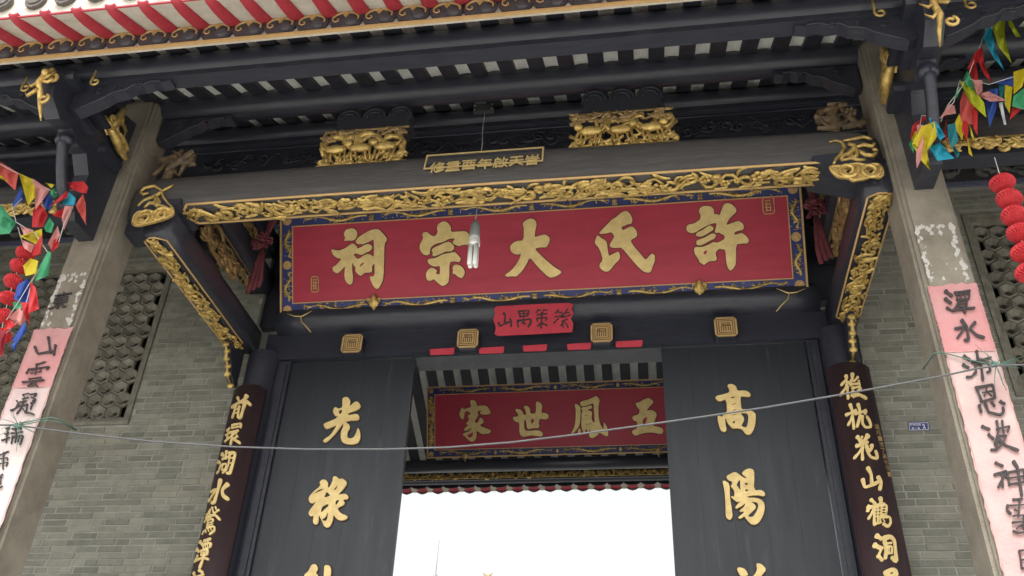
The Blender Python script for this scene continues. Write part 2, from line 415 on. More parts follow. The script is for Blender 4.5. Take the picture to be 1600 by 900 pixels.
def dragon(mb, u0, u1, v0, v1, seed, flip=False, w=.002):
    R = random.Random(seed); L = u1-u0; H = v1-v0; n = 20; S = -1 if flip else 1
    def P(t, h, ww=0): return ((u0 if not flip else u1)+S*L*t, v0+H*h, w+ww)
    pts = [(t, .5+.30*math.sin(t*9+1)*(.5+.5*t)) for t in [i/(n-1)*.88 for i in range(n)]]
    mb.tube([P(*p) for p in pts], [H*(.05+.11*math.sin(math.pi*min(1, .15+.8*i/(n-1)))) for i in range(n)], 5)
    hx, hy = pts[-1]
    mb.ball(P(hx+.02, hy, .002), (L*.03+H*.06, H*.13, .006), 6, 4)
    for k in range(3):
        mb.tube([P(hx+.02, hy), P(hx+.06+.02*k, hy+R.uniform(-.3, .3)), P(min(.995, hx+.1), min(.95, max(.05, hy+R.uniform(-.45, .45))))], [H*.06, H*.045, H*.02], 4)
    for k in range(20):
        t, h = pts[R.randrange(2, n-2)]; d = R.choice((-1, 1)); e = min(.95, max(.05, h+d*R.uniform(.25, .45)))
        mb.tube([P(t, h), P(t+R.uniform(-.03, .03), (h+e)/2), P(t+R.uniform(-.05, .05), e)], [H*.075, H*.065, H*.03], 4)
    for k in range(12):
        t = R.uniform(.05, .95); h = R.uniform(.1, .9)
        mb.tube([P(t-.015, h), P(t, h+.06), P(t+.02, h-.03)], [H*.035, H*.06, H*.02], 4)
def medallion(mb, u, v, r, w=.002):
    mb.prism([[(u+r*math.cos(a), v+r*math.sin(a)) for a in [2*math.pi*i/16 for i in range(16)]], ], w, w+.004)
    for k in range(5):
        mb.tube([(u+r*.75*math.cos(a), v+r*.75*math.sin(a), w+.006) for a in (k*1.256, k*1.256+.5, k*1.256+1.0)], r*.1, 4)
    mb.ball((u, v, w+.006), (r*.3, r*.3, .004), 6, 4)

# ------------------------------------------------------------------ lettering
def chaikin(l):
    o = []
    for i in range(len(l)):
        a = l[i]; c = l[(i+1) % len(l)]
        o.append((a[0]*.78+c[0]*.22, a[1]*.78+c[1]*.22)); o.append((a[0]*.22+c[0]*.78, a[1]*.22+c[1]*.78))
    return o
def traced(shapes, ox, oy, s, O, U, V, parent, mt, w0=.001, w1=.014, name='character'):
    """shapes: list of [outer, hole, hole...]; coordinates in an enlarged crop; laid on plane O,U,V"""
    O = Vector(O); U = Vector(U).normalized(); V = Vector(V).normalized(); Nn = U.cross(V)
    mb = MB(frame(O, U, V)); mo = MB(frame(O, U, V))
    for loops in shapes:
        out = []
        for l in loops:
            pl = [(l[i], l[i+1]) for i in range(0, len(l), 2)]
            q = []
            for a, c in pl:
                p = onPlane(ox+a/s, oy+c/s, O, Nn)-O; q.append((p.dot(U), p.dot(V)))
            out.append(chaikin(q))
        mb.prism(out, w0, w1)
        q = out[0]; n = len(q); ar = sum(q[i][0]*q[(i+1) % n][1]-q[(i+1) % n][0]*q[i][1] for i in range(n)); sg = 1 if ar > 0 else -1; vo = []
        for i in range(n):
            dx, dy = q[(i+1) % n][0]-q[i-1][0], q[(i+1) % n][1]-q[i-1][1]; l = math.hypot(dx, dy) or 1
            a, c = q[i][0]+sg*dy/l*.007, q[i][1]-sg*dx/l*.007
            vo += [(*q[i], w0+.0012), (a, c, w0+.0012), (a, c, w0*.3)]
        mo.add(vo, [t for i in range(n) for t in ((i*3, i*3+1, (i+1) % n*3+1, (i+1) % n*3), (i*3+1, i*3+2, (i+1) % n*3+2, (i+1) % n*3+1))])  # thin dark rim round each outer loop, letter shadow put in as colour
    o = obj(name, mb, mt, parent, fix=True); obj('shadow_outline', mo, OUTL, o, fix=True)
    return o
def strokes(data, ox, oy, s, fm, inv, parent, mt, w0=.001, w1=.006, name='character', fat=1.):
    """brush strokes: [[x,y,x,y,...,width],...] in an enlarged crop; inv maps pixel->(u,v); fm maps (u,v,w)->world"""
    mb = MB(fm)
    for si, st in enumerate(data):
        wd = st[-1]*fat; P = [(st[i], st[i+1]) for i in range(0, len(st)-1, 2)]
        pts = [P[0]]
        for a, c in zip(P, P[1:]):
            n = max(2, int(math.hypot(c[0]-a[0], c[1]-a[1])/(wd*.35)))
            pts += [(a[0]+(c[0]-a[0])*k/n, a[1]+(c[1]-a[1])*k/n) for k in range(1, n+1)]
        for _ in range(2):
            pts = [pts[0]]+[((pts[i-1][0]+2*pts[i][0]+pts[i+1][0])/4, (pts[i-1][1]+2*pts[i][1]+pts[i+1][1])/4) for i in range(1, len(pts)-1)]+[pts[-1]]
        n = len(pts); sec = []
        def dr(i):
            q0 = pts[max(0, i-1)]; q1 = pts[min(n-1, i+1)]; dx, dy = q1[0]-q0[0], q1[1]-q0[1]; l = math.hypot(dx, dy) or 1
            return dx/l, dy/l
        def wid(t): return wd/2*(1.12-.42*math.sin(math.pi*min(1, t*1.1))-.28*max(0, t-.75)/.25)
        dx, dy = dr(0); w = wid(0)
        for e, f_ in ((.75, .45), (.45, .85)): sec.append((pts[0][0]-dx*w*e, pts[0][1]-dy*w*e, dx, dy, w*f_))
        for i in range(n): dx, dy = dr(i); sec.append((pts[i][0], pts[i][1], dx, dy, wid(i/(n-1))))
        w = wid(1)
        for e, f_ in ((.4, .85), (.75, .4)): sec.append((pts[-1][0]+dx*w*e, pts[-1][1]+dy*w*e, dx, dy, w*f_))
        vs = []; top = w1+si*.0003
        for (x, y, dx, dy, w) in sec:
            a = inv(ox+(x-dy*w)/s, oy+(y+dx*w)/s); c = inv(ox+(x+dy*w)/s, oy+(y-dx*w)/s)
            vs += [(*a, w0), (*a, top), (*c, top), (*c, w0)]
        fs = []
        for k in range(len(sec)-1):
            for q in range(3): fs.append((k*4+q, k*4+q+1, k*4+q+5, k*4+q+4))
        k = (len(sec)-1)*4; fs += [(0, 3, 2, 1), (k, k+1, k+2, k+3)]
        mb.add(vs, fs)
    return obj(name, mb, mt, parent, fix=True)
_gc = {}
def glyph(ch, cx, cy, hpx, fm, inv, parent, mt, bold=.02, slant=.14, wide=.92, w0=.001, w1=.006, name='character', rot=0., jit=.012):
    """character from Blender's own font, made heavier, slanted and roughened towards brush writing"""
    key = (ch, bold)
    if key not in _gc:
        c = bpy.data.curves.new('t', 'FONT'); c.body = ch; c.offset = bold; c.resolution_u = 3
        o = bpy.data.objects.new('t', c); COL.objects.link(o)
        me = bpy.data.meshes.new_from_object(o.evaluated_get(bpy.context.evaluated_depsgraph_get()))
        V = [(v.co.x, v.co.y) for v in me.vertices]; Fs = [tuple(p.vertices) for p in me.polygons]
        cnt = {}
        for f in Fs:
            for i in range(len(f)):
                e = (f[i], f[(i+1) % len(f)]); cnt[e] = 1
        E = [e for e in cnt if (e[1], e[0]) not in cnt]
        bpy.data.objects.remove(o); bpy.data.curves.remove(c); bpy.data.meshes.remove(me)
        _gc[key] = (V, Fs, E)
    V, Fs, E = _gc[key]
    xa, xb = min(p[0] for p in V), max(p[0] for p in V); ya, yb = min(p[1] for p in V), max(p[1] for p in V)
    u0, v0 = inv(cx, cy); u1, v1 = inv(cx, cy-hpx/2); h = 2*math.hypot(u1-u0, v1-v0)
    R = random.Random(ord(ch[0])); a1, a2 = R.random()*6, R.random()*6
    out = []
    for x, y in V:
        X = (x-(xa+xb)/2)*wide; Y = y-(ya+yb)/2
        X += jit*math.sin(Y*11+a1)+jit*.6*math.sin(Y*31+a2+X*9); Y += slant*X+jit*math.sin(X*13+a2)+jit*.6*math.sin(X*29+a1)
        X, Y = X*math.cos(rot)-Y*math.sin(rot), X*math.sin(rot)+Y*math.cos(rot)
        out.append((u0+X*h, v0+Y*h))
    n = len(out)
    mb = MB(fm)
    mb.add([(a, c, w0) for a, c in out]+[(a, c, w1) for a, c in out],
           [tuple(i+n for i in f) for f in Fs]+[f[::-1] for f in Fs]+[(a, c, c+n, a+n) for a, c in E])
    return obj(name, mb, mt, parent)
def planeY(Y):
    fm = lambda u, v, w: Vector((u, Y-w, v))
    inv = lambda x, y: (lambda p: (p.x, p.z))(onY(x, y, Y))
    return fm, inv

# ------------------------------------------------------------------ purlins
def round_beam(name, Y, z, r, label, x0=XA, x1=XB, board=None, carv=True):
    t = thing(name, ((x0+x1)/2, Y, z), label, 'beam')
    b = MB(); b.loft([(Y+r*math.cos(a), z+r*math.sin(a)) for a in [2*math.pi*i/20 for i in range(20)]], list(np.linspace(x0, x1, 9)))
    obj('round_log', b, BLACK, t, fix=True)
    if board:
        b = MB(); h, th = board; b.box(x0, x1, Y-th/2, Y+th/2, z-r-h, z-r+.02); obj('under_board', b, BLACK, t)
    return t
round_beam('eave_purlin', -2.632, 6.797, .112, 'foremost round black purlin just behind the gold eave rail', board=(.030, .125))
round_beam('column_purlin', -1.75, 7.293, .121, 'round black purlin carried on the tops of the stone columns')
round_beam('porch_purlin', -1.114, 7.564, .094, 'round black purlin halfway between the stone columns and the gate wall', board=(.04, .08))
round_beam('lower_porch_beam', -.90, 7.34, .088, 'slim round black beam right below the purlin halfway to the gate wall')
round_beam('wall_purlin', -.28, 7.97, .10, 'round black purlin nearest the gate wall high under the roof')
round_beam('rear_purlin', 4.42, 6.45, .07, 'round dark purlin at the rear eave seen through the doorway')

t = thing('carved_hanging_board', (-1, -1.05, 7.1), 'long dark carved board hanging below the halfway porch purlin', 'board')
b = MB(); b.box(XA, XB, -1.085, -1.045, 7.06, 7.50); obj('board', b, BLACK, t)
c = MB(lambda u, v, w: Vector((XA+u, -1.087-w, 7.10+v))); c.tube([(0, .32, 0), (XB-XA, .32, 0)], .012, 5); c.tube([(0, .02, 0), (XB-XA, .02, 0)], .010, 5)
obj('board_moulding', c, BLACK, t)
cc = MB(lambda u, v, w: Vector((-4+u, -1.090-w, 7.16+v))); carve(cc, 5.8, .22, 17, th=.05, dens=.8, depth=.012)
obj('board_relief', cc, DARKW, t)
# dark carved corbels (cloud scallops) that sit under the purlins
def corbel(x, Y, z, sgn, L, H, label, mt=BLACK):
    """curved wing bracket in the XZ plane"""
    b = MB(frame((x, Y, z), (sgn, 0, 0), (0, 0, 1), (0, -1, 0)))
    top = [(0, 0), (L, 0)]
    low = [(L, -.03), (L*.9, -.045), (L*.8, -.03), (L*.72, -.06), (L*.62, -.05), (L*.55, -.1), (L*.42, -.12), (L*.34, -.17), (L*.2, -H*.85), (L*.08, -H), (0, -H*.9)]
    b.prism([top+low], -.045, .045)
    t = thing('corbel_bracket', (x, Y, z), label, 'bracket', 'dark wing brackets under the purlins')
    obj('bracket_board', b, mt, t, fix=True)
    c = MB(frame((x, Y-.046, z), (sgn, 0, 0), (0, 0, 1), (0, -1, 0)))
    c.tube([(p[0], p[1]+.012, 0) for p in low[1:-1]], .009, 5)
    for k in range(3): c.tube(spiral(L*(.25+.22*k), -.055-.03*(2-k)/2, .035, 1, 1.2, 1, 10, 0), .007, 4)
    obj('edge_moulding', c, DARKW, t)
for (xc, side) in ((-4.185, 'left'), (1.90, 'right')):
    corbel(xc+(.18 if side == 'left' else .0), -1.75, 7.15, 1, .62, .26, f'dark wing bracket under the purlin right of the {side} stone column')
    corbel(xc-(.0 if side == 'left' else .18), -1.75, 7.15, -1, .62, .26, f'dark wing bracket under the purlin left of the {side} stone column')
    corbel(xc+.05, -2.632, 6.66, 1, .75, .27, f'dark wing bracket under the eave purlin right of the {side} dragon bracket')
    corbel(xc-.05, -2.632, 6.66, -1, .75, .27, f'dark wing bracket under the eave purlin left of the {side} dragon bracket')
def hump(x, Y, z, label):
    t = thing('camel_hump_block', (x, Y, z), label, 'bracket', 'dark carved blocks under the porch beams')
    b = MB(frame((x, Y, z), (1, 0, 0), (0, 0, 1), (0, -1, 0)))
    o = []
    for k in range(3):
        cx = (k-1)*.22
        o += [(cx+.105*math.cos(a), .06+.13*math.sin(a)) for a in [math.pi-math.pi*i/8 for i in range(9)]]
    b.prism([[(-.30, -.14), (-.34, -.06), (-.30, .0), (-.325, .045)]+o+[(.325, .045), (.30, .0), (.34, -.06), (.30, -.14)]], -.05, .05); obj('block', b, DARKW, t, fix=True)
    c = MB(frame((x, Y-.052, z), (1, 0, 0), (0, 0, 1), (0, -1, 0)))
    for k in range(3):
        for r in (.095, .06): c.tube([((k-1)*.22+r*math.cos(a), .065+r*math.sin(a), 0) for a in [math.pi*i/8 for i in range(9)]], .008, 4)
    obj('carved_lines', c, BLACK, t)
hump(-.09, -1.70, 6.97, 'dark three lobed carved block above the right gilded carving')
hump(-2.13, -1.70, 6.97, 'dark three lobed carved block above the left gilded carving')

# ------------------------------------------------------------------ stone columns
def notched(x0, x1, y0, y1, c):
    return [(x0+c, y0), (x1-c, y0), (x1-c, y0+c*.45), (x1-c*.45, y0+c*.45), (x1-c*.45, y0+c), (x1, y0+c), (x1, y1-c), (x1-c, y1-c), (x1-c, y1),
            (x0+c, y1), (x0+c, y1-c), (x0, y1-c), (x0, y0+c), (x0+c*.45, y0+c), (x0+c*.45, y0+c*.45), (x0+c, y0+c*.45)]
PINK = mat('faded_pink_paper', (.52, .29, .28), .85, col2=(.52, .19, .20), nscale=3.5, mix=.8, bump=.35, bscale=45)
PINKL = mat('bleached_pink_paper', (.52, .40, .375), .85, col2=(.50, .28, .27), nscale=3, mix=.8, bump=.35, bscale=45)
GLUE = mat('dried_paste', (.55, .53, .49), .9, nscale=30)
def column(x0, x1, label, side):
    y0, y1 = -1.93, -1.575
    t = thing('stone_column', ((x0+x1)/2, -1.75, .55), label, 'column')
    b = MB(); pr_ = notched(x0, x1, y0, y1, .045); n = len(pr_)
    zs = [.552, 1.2, 3, 5, 7.1, 7.24]; vs = [(a, c, z) for z in zs for a, c in pr_]
    cx, cy = (x0+x1)/2, -1.75
    vs += [(cx+(a-cx)*.78, cy+(c-cy)*.78, 7.32) for a, c in pr_]
    fs = [(i*n+k, i*n+(k+1) % n, (i+1)*n+(k+1) % n, (i+1)*n+k) for i in range(len(zs)) for k in range(n)]+[tuple(range(len(zs)*n, len(zs)*n+n))]
    b.add(vs, fs); obj('shaft', b, STONE, t, fix=True)
    b = MB(); b.box(x0-.05, x1+.05, y0-.05, y1+.05, .552, .9); obj('plinth', b, STONE, t)
    return t
colL = column(-4.345, -4.025, 'weathered square stone column left of the big red plaque', 'left')
colR = column(1.735, 2.07, 'weathered square stone column right of the big red plaque', 'right')
def residue(x0, x1, z0, z1, seed, parent):
    R = random.Random(seed); b = MB(lambda u, v, w: Vector((u, -1.93-w, v)))
    for k in range(95):
        e = R.random()
        if e < .38: u = x0+abs(R.gauss(0, .018)); v = R.uniform(z0, z1)
        elif e < .76: u = x1-abs(R.gauss(0, .018)); v = R.uniform(z0, z1)
        elif e < .92: u = R.uniform(x0, x1); v = z1-abs(R.gauss(0, .02))
        else: u = R.uniform(x0, x1); v = R.uniform(z0, z1)
        r = R.uniform(.004, .017); n = 9
        b.prism([[(u+r*R.uniform(.4, 1.2)*math.cos(q), v+r*R.uniform(.5, 1.9)*math.sin(q)) for q in [6.283*i/n for i in range(n)]]], .0005, .0012+k*.00001)
    obj('paste_residue', b, GLUE, parent)
residue(-4.30, -4.08, 5.0, 5.45, 3, colL); residue(1.785, 2.02, 5.0, 5.45, 5, colR)
# paper couplets pasted on the columns
SHEET = {}
def pink_banner(x0, x1, ztop, label):
    t = thing('paper_couplet', ((x0+x1)/2, -1.935, 2.4), label, 'paper banner')
    R = random.Random(x0)
    top = [(x0+(x1-x0)*i/14, ztop+R.uniform(-.012, .012)) for i in range(15)]
    zmid = 4.492
    for nm, za, zb, mt in (('paper_sheet', zmid, ztop, PINK), ('paper_sheet', 2.4, zmid-.002, PINKL)):
        vs = []; nz = 70; nx = 10
        for j in range(nz+1):
            z = za+(zb-za)*j/nz
            for i in range(nx+1):
                x = x0+(x1-x0)*i/nx
                zz = z if not (mt is PINK and j == nz) else z+R.uniform(-.012, .010)
                xx = x+(R.uniform(-.004, .004) if i in (0, nx) else 0)
                vs.append((xx, -1.9320-.0017*(2+math.sin(z*9+x*13)+math.sin(z*41+x*23+3*math.sin(x*31))), zz))
        N_ = nx+1; nn = len(vs); vs += [(a, c+.0015, d) for a, c, d in vs]
        fs = [(j*N_+i, j*N_+i+1, (j+1)*N_+i+1, (j+1)*N_+i) for j in range(nz) for i in range(nx)]
        fs += [tuple(q+nn for q in f[::-1]) for f in fs]
        b = MB(); b.add(vs, fs, True); sheet = obj(nm, b, mt, t)
        SHEET[(t.name, 0 if mt is PINK else 1)] = sheet
        if mt is PINKL and x0 < 0: sheet.data.materials[0] = mat('sun_bleached_paper', (.60, .53, .50), .85, col2=(.52, .38, .37), nscale=2.5, mix=.9, bump=.35, bscale=45)
    e = MB(lambda u, v, w: Vector((u, -1.9395-w, v)))
    for x in (x0+.004, x1-.008): e.box(x, x+.004, 2.4, ztop-.03, 0, .0008)
    e.box(x0+.01, x1-.01, 4.488, 4.496, 0, .0012)
    obj('red_crease', e, mat('faded_red_edge', (.55, .20, .20), .85, col2=(.58, .38, .36), nscale=9, mix=1.), t)
    return t
fmC, invC = planeY(-1.941)
def sheet_of(t, oy, y, s): return SHEET[(t.name, 0 if oy+y/s < 548 else 1)]
pR = pink_banner(1.764, 2.054, 4.978, 'faded pink paper couplet with black brush characters on the right stone column')
Z5 = (1430, 430, 3.6); Z6 = (1500, 650, 3.6)
R_CH = [(Z5, [[172,92,205,118,22],[170,135,200,158,20],[178,185,212,205,240,160,14],[222,100,308,88,13],[232,105,236,140,10],[228,112,306,104,300,136,10],[255,95,256,138,9],[280,92,279,136,9],[232,138,300,134,9],
            [244,148,250,182,10],[244,148,292,142,288,178,10],[248,164,290,160,8],[248,182,290,176,9],[212,200,332,186,14],[268,180,280,215,16]]),
        (Z5, [[262,256,290,292,300,368,278,366,20],[225,302,285,288,236,355,15],[335,268,305,300,345,340,386,352,18]]),
        (Z5, [[275,458,305,478,20],[270,505,300,522,18],[290,575,318,572,338,545,14],[345,430,352,470,17],[318,492,425,465,14],[365,478,380,592,17],[336,505,342,552,12],[336,504,408,488,424,540,402,548,12]]),
        (Z5, [[342,632,372,705,16],[345,634,435,615,448,692,16],[378,662,430,652,8],[402,632,388,682,8],[402,655,430,680,8],[368,712,442,694,13],[360,735,370,772,18],[392,722,412,772,478,788,498,772,492,745,16],[430,716,446,738,15],[478,712,502,726,16]]),
        (Z6, [[125,60,165,76,18],[160,105,188,130,16],[175,192,200,190,212,140,14],[205,30,216,85,194,160,14],[206,76,278,58,266,92,12],[236,28,246,112,12],[210,116,262,110,236,160,200,195,12],[212,130,258,168,326,195,17]]),
        (Z6, [[200,265,240,282,17],[194,332,262,308,214,402,16],[236,330,240,402,14],[250,330,262,350,12],[266,320,276,392,14],[266,320,356,300,362,372,276,386,12],[270,352,356,338,10],[300,258,322,290,346,450,18]])]
for (ox, oy, s), dat in R_CH: strokes(dat, ox, oy, s, fmC, invC, sheet_of(pR, oy, dat[0][1], s), INK, name='character')
strokes([[165,305,235,298,20],[122,352,112,385,145,415,24],[140,350,330,340,12],[215,310,205,440,15],[175,382,202,392,14],[165,432,330,420,13],[160,486,250,475,340,468,18],[232,500,190,532,15],[165,552,205,566,350,545,18],[245,440,245,540,14],[260,360,256,420,10],[300,480,296,540,12]], 1550, 720, 5, fmC, invC, sheet_of(pR, 720, 0, 1), INK)
strokes([[212,705,232,845,18],[212,705,330,690,18],[232,842,330,830,17],[228,775,330,765,13]], 1550, 720, 5, fmC, invC, sheet_of(pR, 720, 0, 1), INK)
pL = pink_banner(-4.338, -4.042, 4.97, 'faded pink paper couplet with black brush characters on the left stone column')
strokes([[180,255,188,312,10],[130,290,140,316,196,306,9],[206,284,200,320,9]], 0, 420, 2.37, fmC, invC, sheet_of(pL, 420, 250, 2.37), INK)
for dat in ([[340,60,425,35,15],[250,140,275,100,17],[280,105,380,90,465,80,440,105,15],[345,60,335,150,14],[295,112,312,122,10],[290,142,320,137,10],[365,97,385,107,10],[360,132,390,122,10],[275,195,390,180,14],[215,226,300,216,415,205,17],[310,225,260,265,330,255,13],[325,225,355,267,16]],
    [[160,400,182,432,15],[105,490,150,470,172,430,17],[215,345,240,375,12],[220,342,272,330,12],[215,382,272,370,13],[190,412,250,400,13],[175,452,250,440,13],[225,400,200,470,160,520,14],[215,470,242,507,13],[285,342,350,330,320,360,13],[300,370,342,385,310,402,14],[290,422,332,410,12],[312,410,290,480,13],[260,430,250,500,13],[240,508,285,515,322,528,17]],
    [[60,662,92,650,14],[50,712,88,700,14],[20,770,92,742,15],[76,660,60,790,14],[150,640,145,682,13],[118,664,202,652,13],[202,630,197,672,13],[108,704,216,690,13],[165,692,150,732,11],[120,740,110,802,13],[120,738,222,725,190,812,15],[155,742,145,792,11],[182,737,170,787,11]]):
    strokes(dat, 0, 560, 6, fmC, invC, sheet_of(pL, 560, 0, 6), INK)
strokes([[-8,148,55,122,9],[5,170,50,160,48,178,8],[-10,202,52,190,40,215,8],[25,130,20,235,9],[-10,292,20,265,10],[-5,352,18,340,9],[10,270,5,330,8]], 0, 675, 4, fmC, invC, sheet_of(pL, 675, 0, 4), INK)
glyph('東', 95, 470, 26, planeY(-1.933)[0], planeY(-1.933)[1], colL, INK, bold=.01, slant=.1, jit=.03, name='old_ink_mark')

# ------------------------------------------------------------------ moulded beams
def melon(c, hw, z0, z1, n=10):
    """beam section: flat soffit, bulging cheeks, rounded back"""
    h = z1-z0; b = hw*.68
    s = [(c-b, z0), (c+b, z0)]
    s += [(c+hw*(.9+.1*math.sin(t*math.pi))*(1-(max(0, t-.6)/.4)**2*.5), z0+h*(.10+.9*t)) for t in [i/n for i in range(n+1)]]
    s += [(2*c-a, z) for a, z in s[:1:-1]]
    return s
tb = thing('tie_beam', (-1.1, -1.75, 6.08), 'long worn black moon beam spanning between the two stone columns with a gilded carved soffit', 'beam')
X0, X1 = -4.02, 1.73
b = MB(); xs = sorted(set(list(np.linspace(X0, X1, 25))+[X0+.05, X0+.1, X0+.15, X1-.05, X1-.1, X1-.15])); n = None
prof = melon(-1.75, .165, 6.085, 6.43); n = len(prof); vs = []
for x in xs:
    t = (x-(X0+X1)/2)/((X1-X0)/2); k = max(0, abs(t)-.93)/.07; dz = .035*(1-t*t)-.05*k; sy = 1-.6*k*k
    for a, z in prof: vs.append((x, -1.75+(a+1.75)*sy, z+dz*(.3 if z < 6.12 else 1)))
b.add(vs, [(i*n+k, i*n+(k+1) % n, (i+1)*n+(k+1) % n, (i+1)*n+k) for i in range(len(xs)-1) for k in range(n)]+[tuple(range(n)), tuple((len(xs)-1)*n+k for k in range(n))], True)
obj('beam_log', b, BEAMM, tb, fix=True)
def arch(x):
    t = (x-(X0+X1)/2)/((X1-X0)/2); return .0105*(1-t*t)
# soffit panel: gold edge + carving, faces down
sx0, sx1 = -3.52, 1.37
fmS = lambda u, v, w: Vector((sx0+u, -1.905+v, 6.083-w+arch(sx0+u)))
b = MB(lambda u, v, w: Vector((sx0+u, -1.905+v, 6.083-w+arch(sx0+u))))
c = MB(fmS); carve(c, sx1-sx0-.1, .225, 11, th=.055, dens=1.15, depth=.035)
obj('carved_soffit', c, CARVE, tb)
c = MB(fmS); L = sx1-sx0; H = .235
loop = [(0.05+.0, 0)]+[(L*i/20, 0) for i in range(1, 20)]+[(L-.05, 0), (L, .06), (L, H-.06), (L-.05, H)]+[(L*i/20, H) for i in range(19, 0, -1)]+[(.05, H), (0, H-.06), (0, .06), (.05, 0)]
c.tube([(a, v, .004) for a, v in loop], .011, 5); obj('soffit_rim', c, TRIM, tb)
# gilded ends
for (a, s_, nm) in ((-4.02, 1, 'left'), (1.73, -1, 'right')):
    Yg = -1.925
    if s_ > 0: org, L_ = (0, 225), [([1085,256,1050,275,1012,295,1020,330,1050,370,1085,402], .010, .006), ([878,300,905,275,965,262,1012,290], .012, .008), ([862,388,900,352,950,335,990,315,1010,296], .010, .012), ([970,320,975,360,1000,385,1045,395], .014, .008), ([985,335,1000,365,985,385,965,360,975,335], .010, .008), ([900,400,935,370,965,372,990,395], .010, .014), ([880,300,895,315,930,305], .012, .008)]
    else: org, L_ = (1200, 225), [([410,125,425,95,455,65,478,25,470,0,455,-15,420,-22,383,-12], .012, .006), ([455,100,470,75,500,62,530,40,540,10,500,0], .012, .014), ([540,10,560,60,540,90,515,75,530,45], .014, .012), ([560,40,610,70,655,72,680,55], .014, .010), ([550,20,600,5,650,15,670,-5], .012, .010), ([455,105,520,90,560,100,610,100], .010, .012), ([470,-20,520,-28,600,-45,650,-30], .008, .010), ([650,35,690,40], .012, .010)]
    c = MB()
    for l, ra, rb2 in L_:
        pp = [onY(org[0]+l[q]/4, org[1]+l[q+1]/4, Yg) for q in range(0, len(l), 2)]
        pp = [p+Vector((0, max(0, p.z-6.3)*.2, 0)) for p in pp]
        mid = [tuple(pp[0])]
        for A_, B2 in zip(pp, pp[1:]): mid += [tuple((A_+B2)/2), tuple(B2)]
        m_ = len(mid); c.tube(mid, [(1.35*(ra+(rb2-ra)*k/(m_-1)))*(.5+.6*math.sin(math.pi*(.12+.76*k/(m_-1)))) for k in range(m_)], 6)
    obj('gilded_end_scroll', c, CARVE, tb)
    # bracket under the beam end with thick gold scroll
    b = MB(frame((a, -1.75, 6.085), (s_, 0, 0), (0, 0, 1), (0, -1, 0)))
    b.prism([[(.003, .08), (.50, .05), (.50, .0), (.44, -.02), (.32, -.06), (.20, -.10), (.08, -.145), (.003, -.15)]], -.16, .03)
    b.prism([[(.17, .06), (.50, .045), (.50, .003), (.44, -.017), (.32, -.057), (.20, -.097), (.13, -.12), (.12, -.05)]], .0301, .175); obj('end_bracket', b, BLACK, tb, fix=True)
    if s_ > 0: OUT = [830,505,838,470,852,440,880,425,935,432,1000,420,1075,405,1092,425,1080,450,1035,468,1010,478,960,492,925,500,880,510,845,515]; HL = [[870,470,890,452,925,450,945,465,930,480,900,478,885,470,905,468],[990,450,1005,440,1025,448,1015,462]]
    else: OUT = [380,148,440,143,475,150,505,135,560,128,610,140,660,130,700,138,716,170,718,205,690,215,650,205,610,222,560,228,530,235,500,215,440,212,400,180]; HL = [[468,165,490,150,520,158,522,180,500,190,480,182,500,170],[600,170,625,150,665,160,670,185,640,192,620,180,645,170]]
    org = (0, 225) if s_ > 0 else (1200, 225); Yg = -1.945
    b = MB(lambda u, v, w: Vector((u, Yg-w, v)))
    cv_ = lambda l: chaikin([(lambda p: (p.x, p.z))(onY(org[0]+l[q]/4, org[1]+l[q+1]/4, Yg)) for q in range(0, len(l), 2)])
    b.prism([cv_(OUT)]+[cv_(h) for h in HL], -.012, .012)
    for h in HL:
        hc = cv_(h); cx_ = sum(p[0] for p in hc)/len(hc); cz_ = sum(p[1] for p in hc)/len(hc)
        b.tube(spiral(cx_, cz_, .075, .5, 1.3, s_, 16, .016, .35), [.013]*13+[.010, .008, .006], 6)
    oc = cv_(OUT); b.tube([(p[0], p[1], .012) for p in oc+oc[:1]], .009, 5)
    obj('gilded_bracket_scroll', b, CARVE, tb, fix=True)
# inscription tablet painted on the beam front
def ffm(u, v, w): return Vector((u, -1.930+.22*(v-6.25)-w, v))
b = MB(ffm); b.prism([[(-1.596, 6.252), (-.685, 6.252), (-.685, 6.43), (-1.596, 6.43)], [(-1.584, 6.418), (-.697, 6.418), (-.697, 6.264), (-1.584, 6.264)]], .0, .008); obj('inscription_frame', b, GOLD, tb, fix=True)
invI = lambda x, y: (lambda p: (p.x, p.z))(onY(x, y, -1.915))
for i, ch in enumerate('修重酉年啟天旹'):
    x = 684+i*(832-684)/6; glyph(ch, x, 264-i*2.1, 20, ffm, invI, tb, GOLD, bold=.006, slant=.02, w0=.0, w1=.01, jit=.006)
b = MB(ffm); b.prism([[(-1.586, 6.262), (-.695, 6.262), (-.695, 6.42), (-1.586, 6.42)]], -.03, .001); ig = obj('inscription_ground', b, BLACK, tb, fix=True)
for o_ in [o for o in COL.objects if o.parent is tb and o.name.startswith('character')]: o_.parent = ig; o_.matrix_parent_inverse = Matrix.Identity(4)

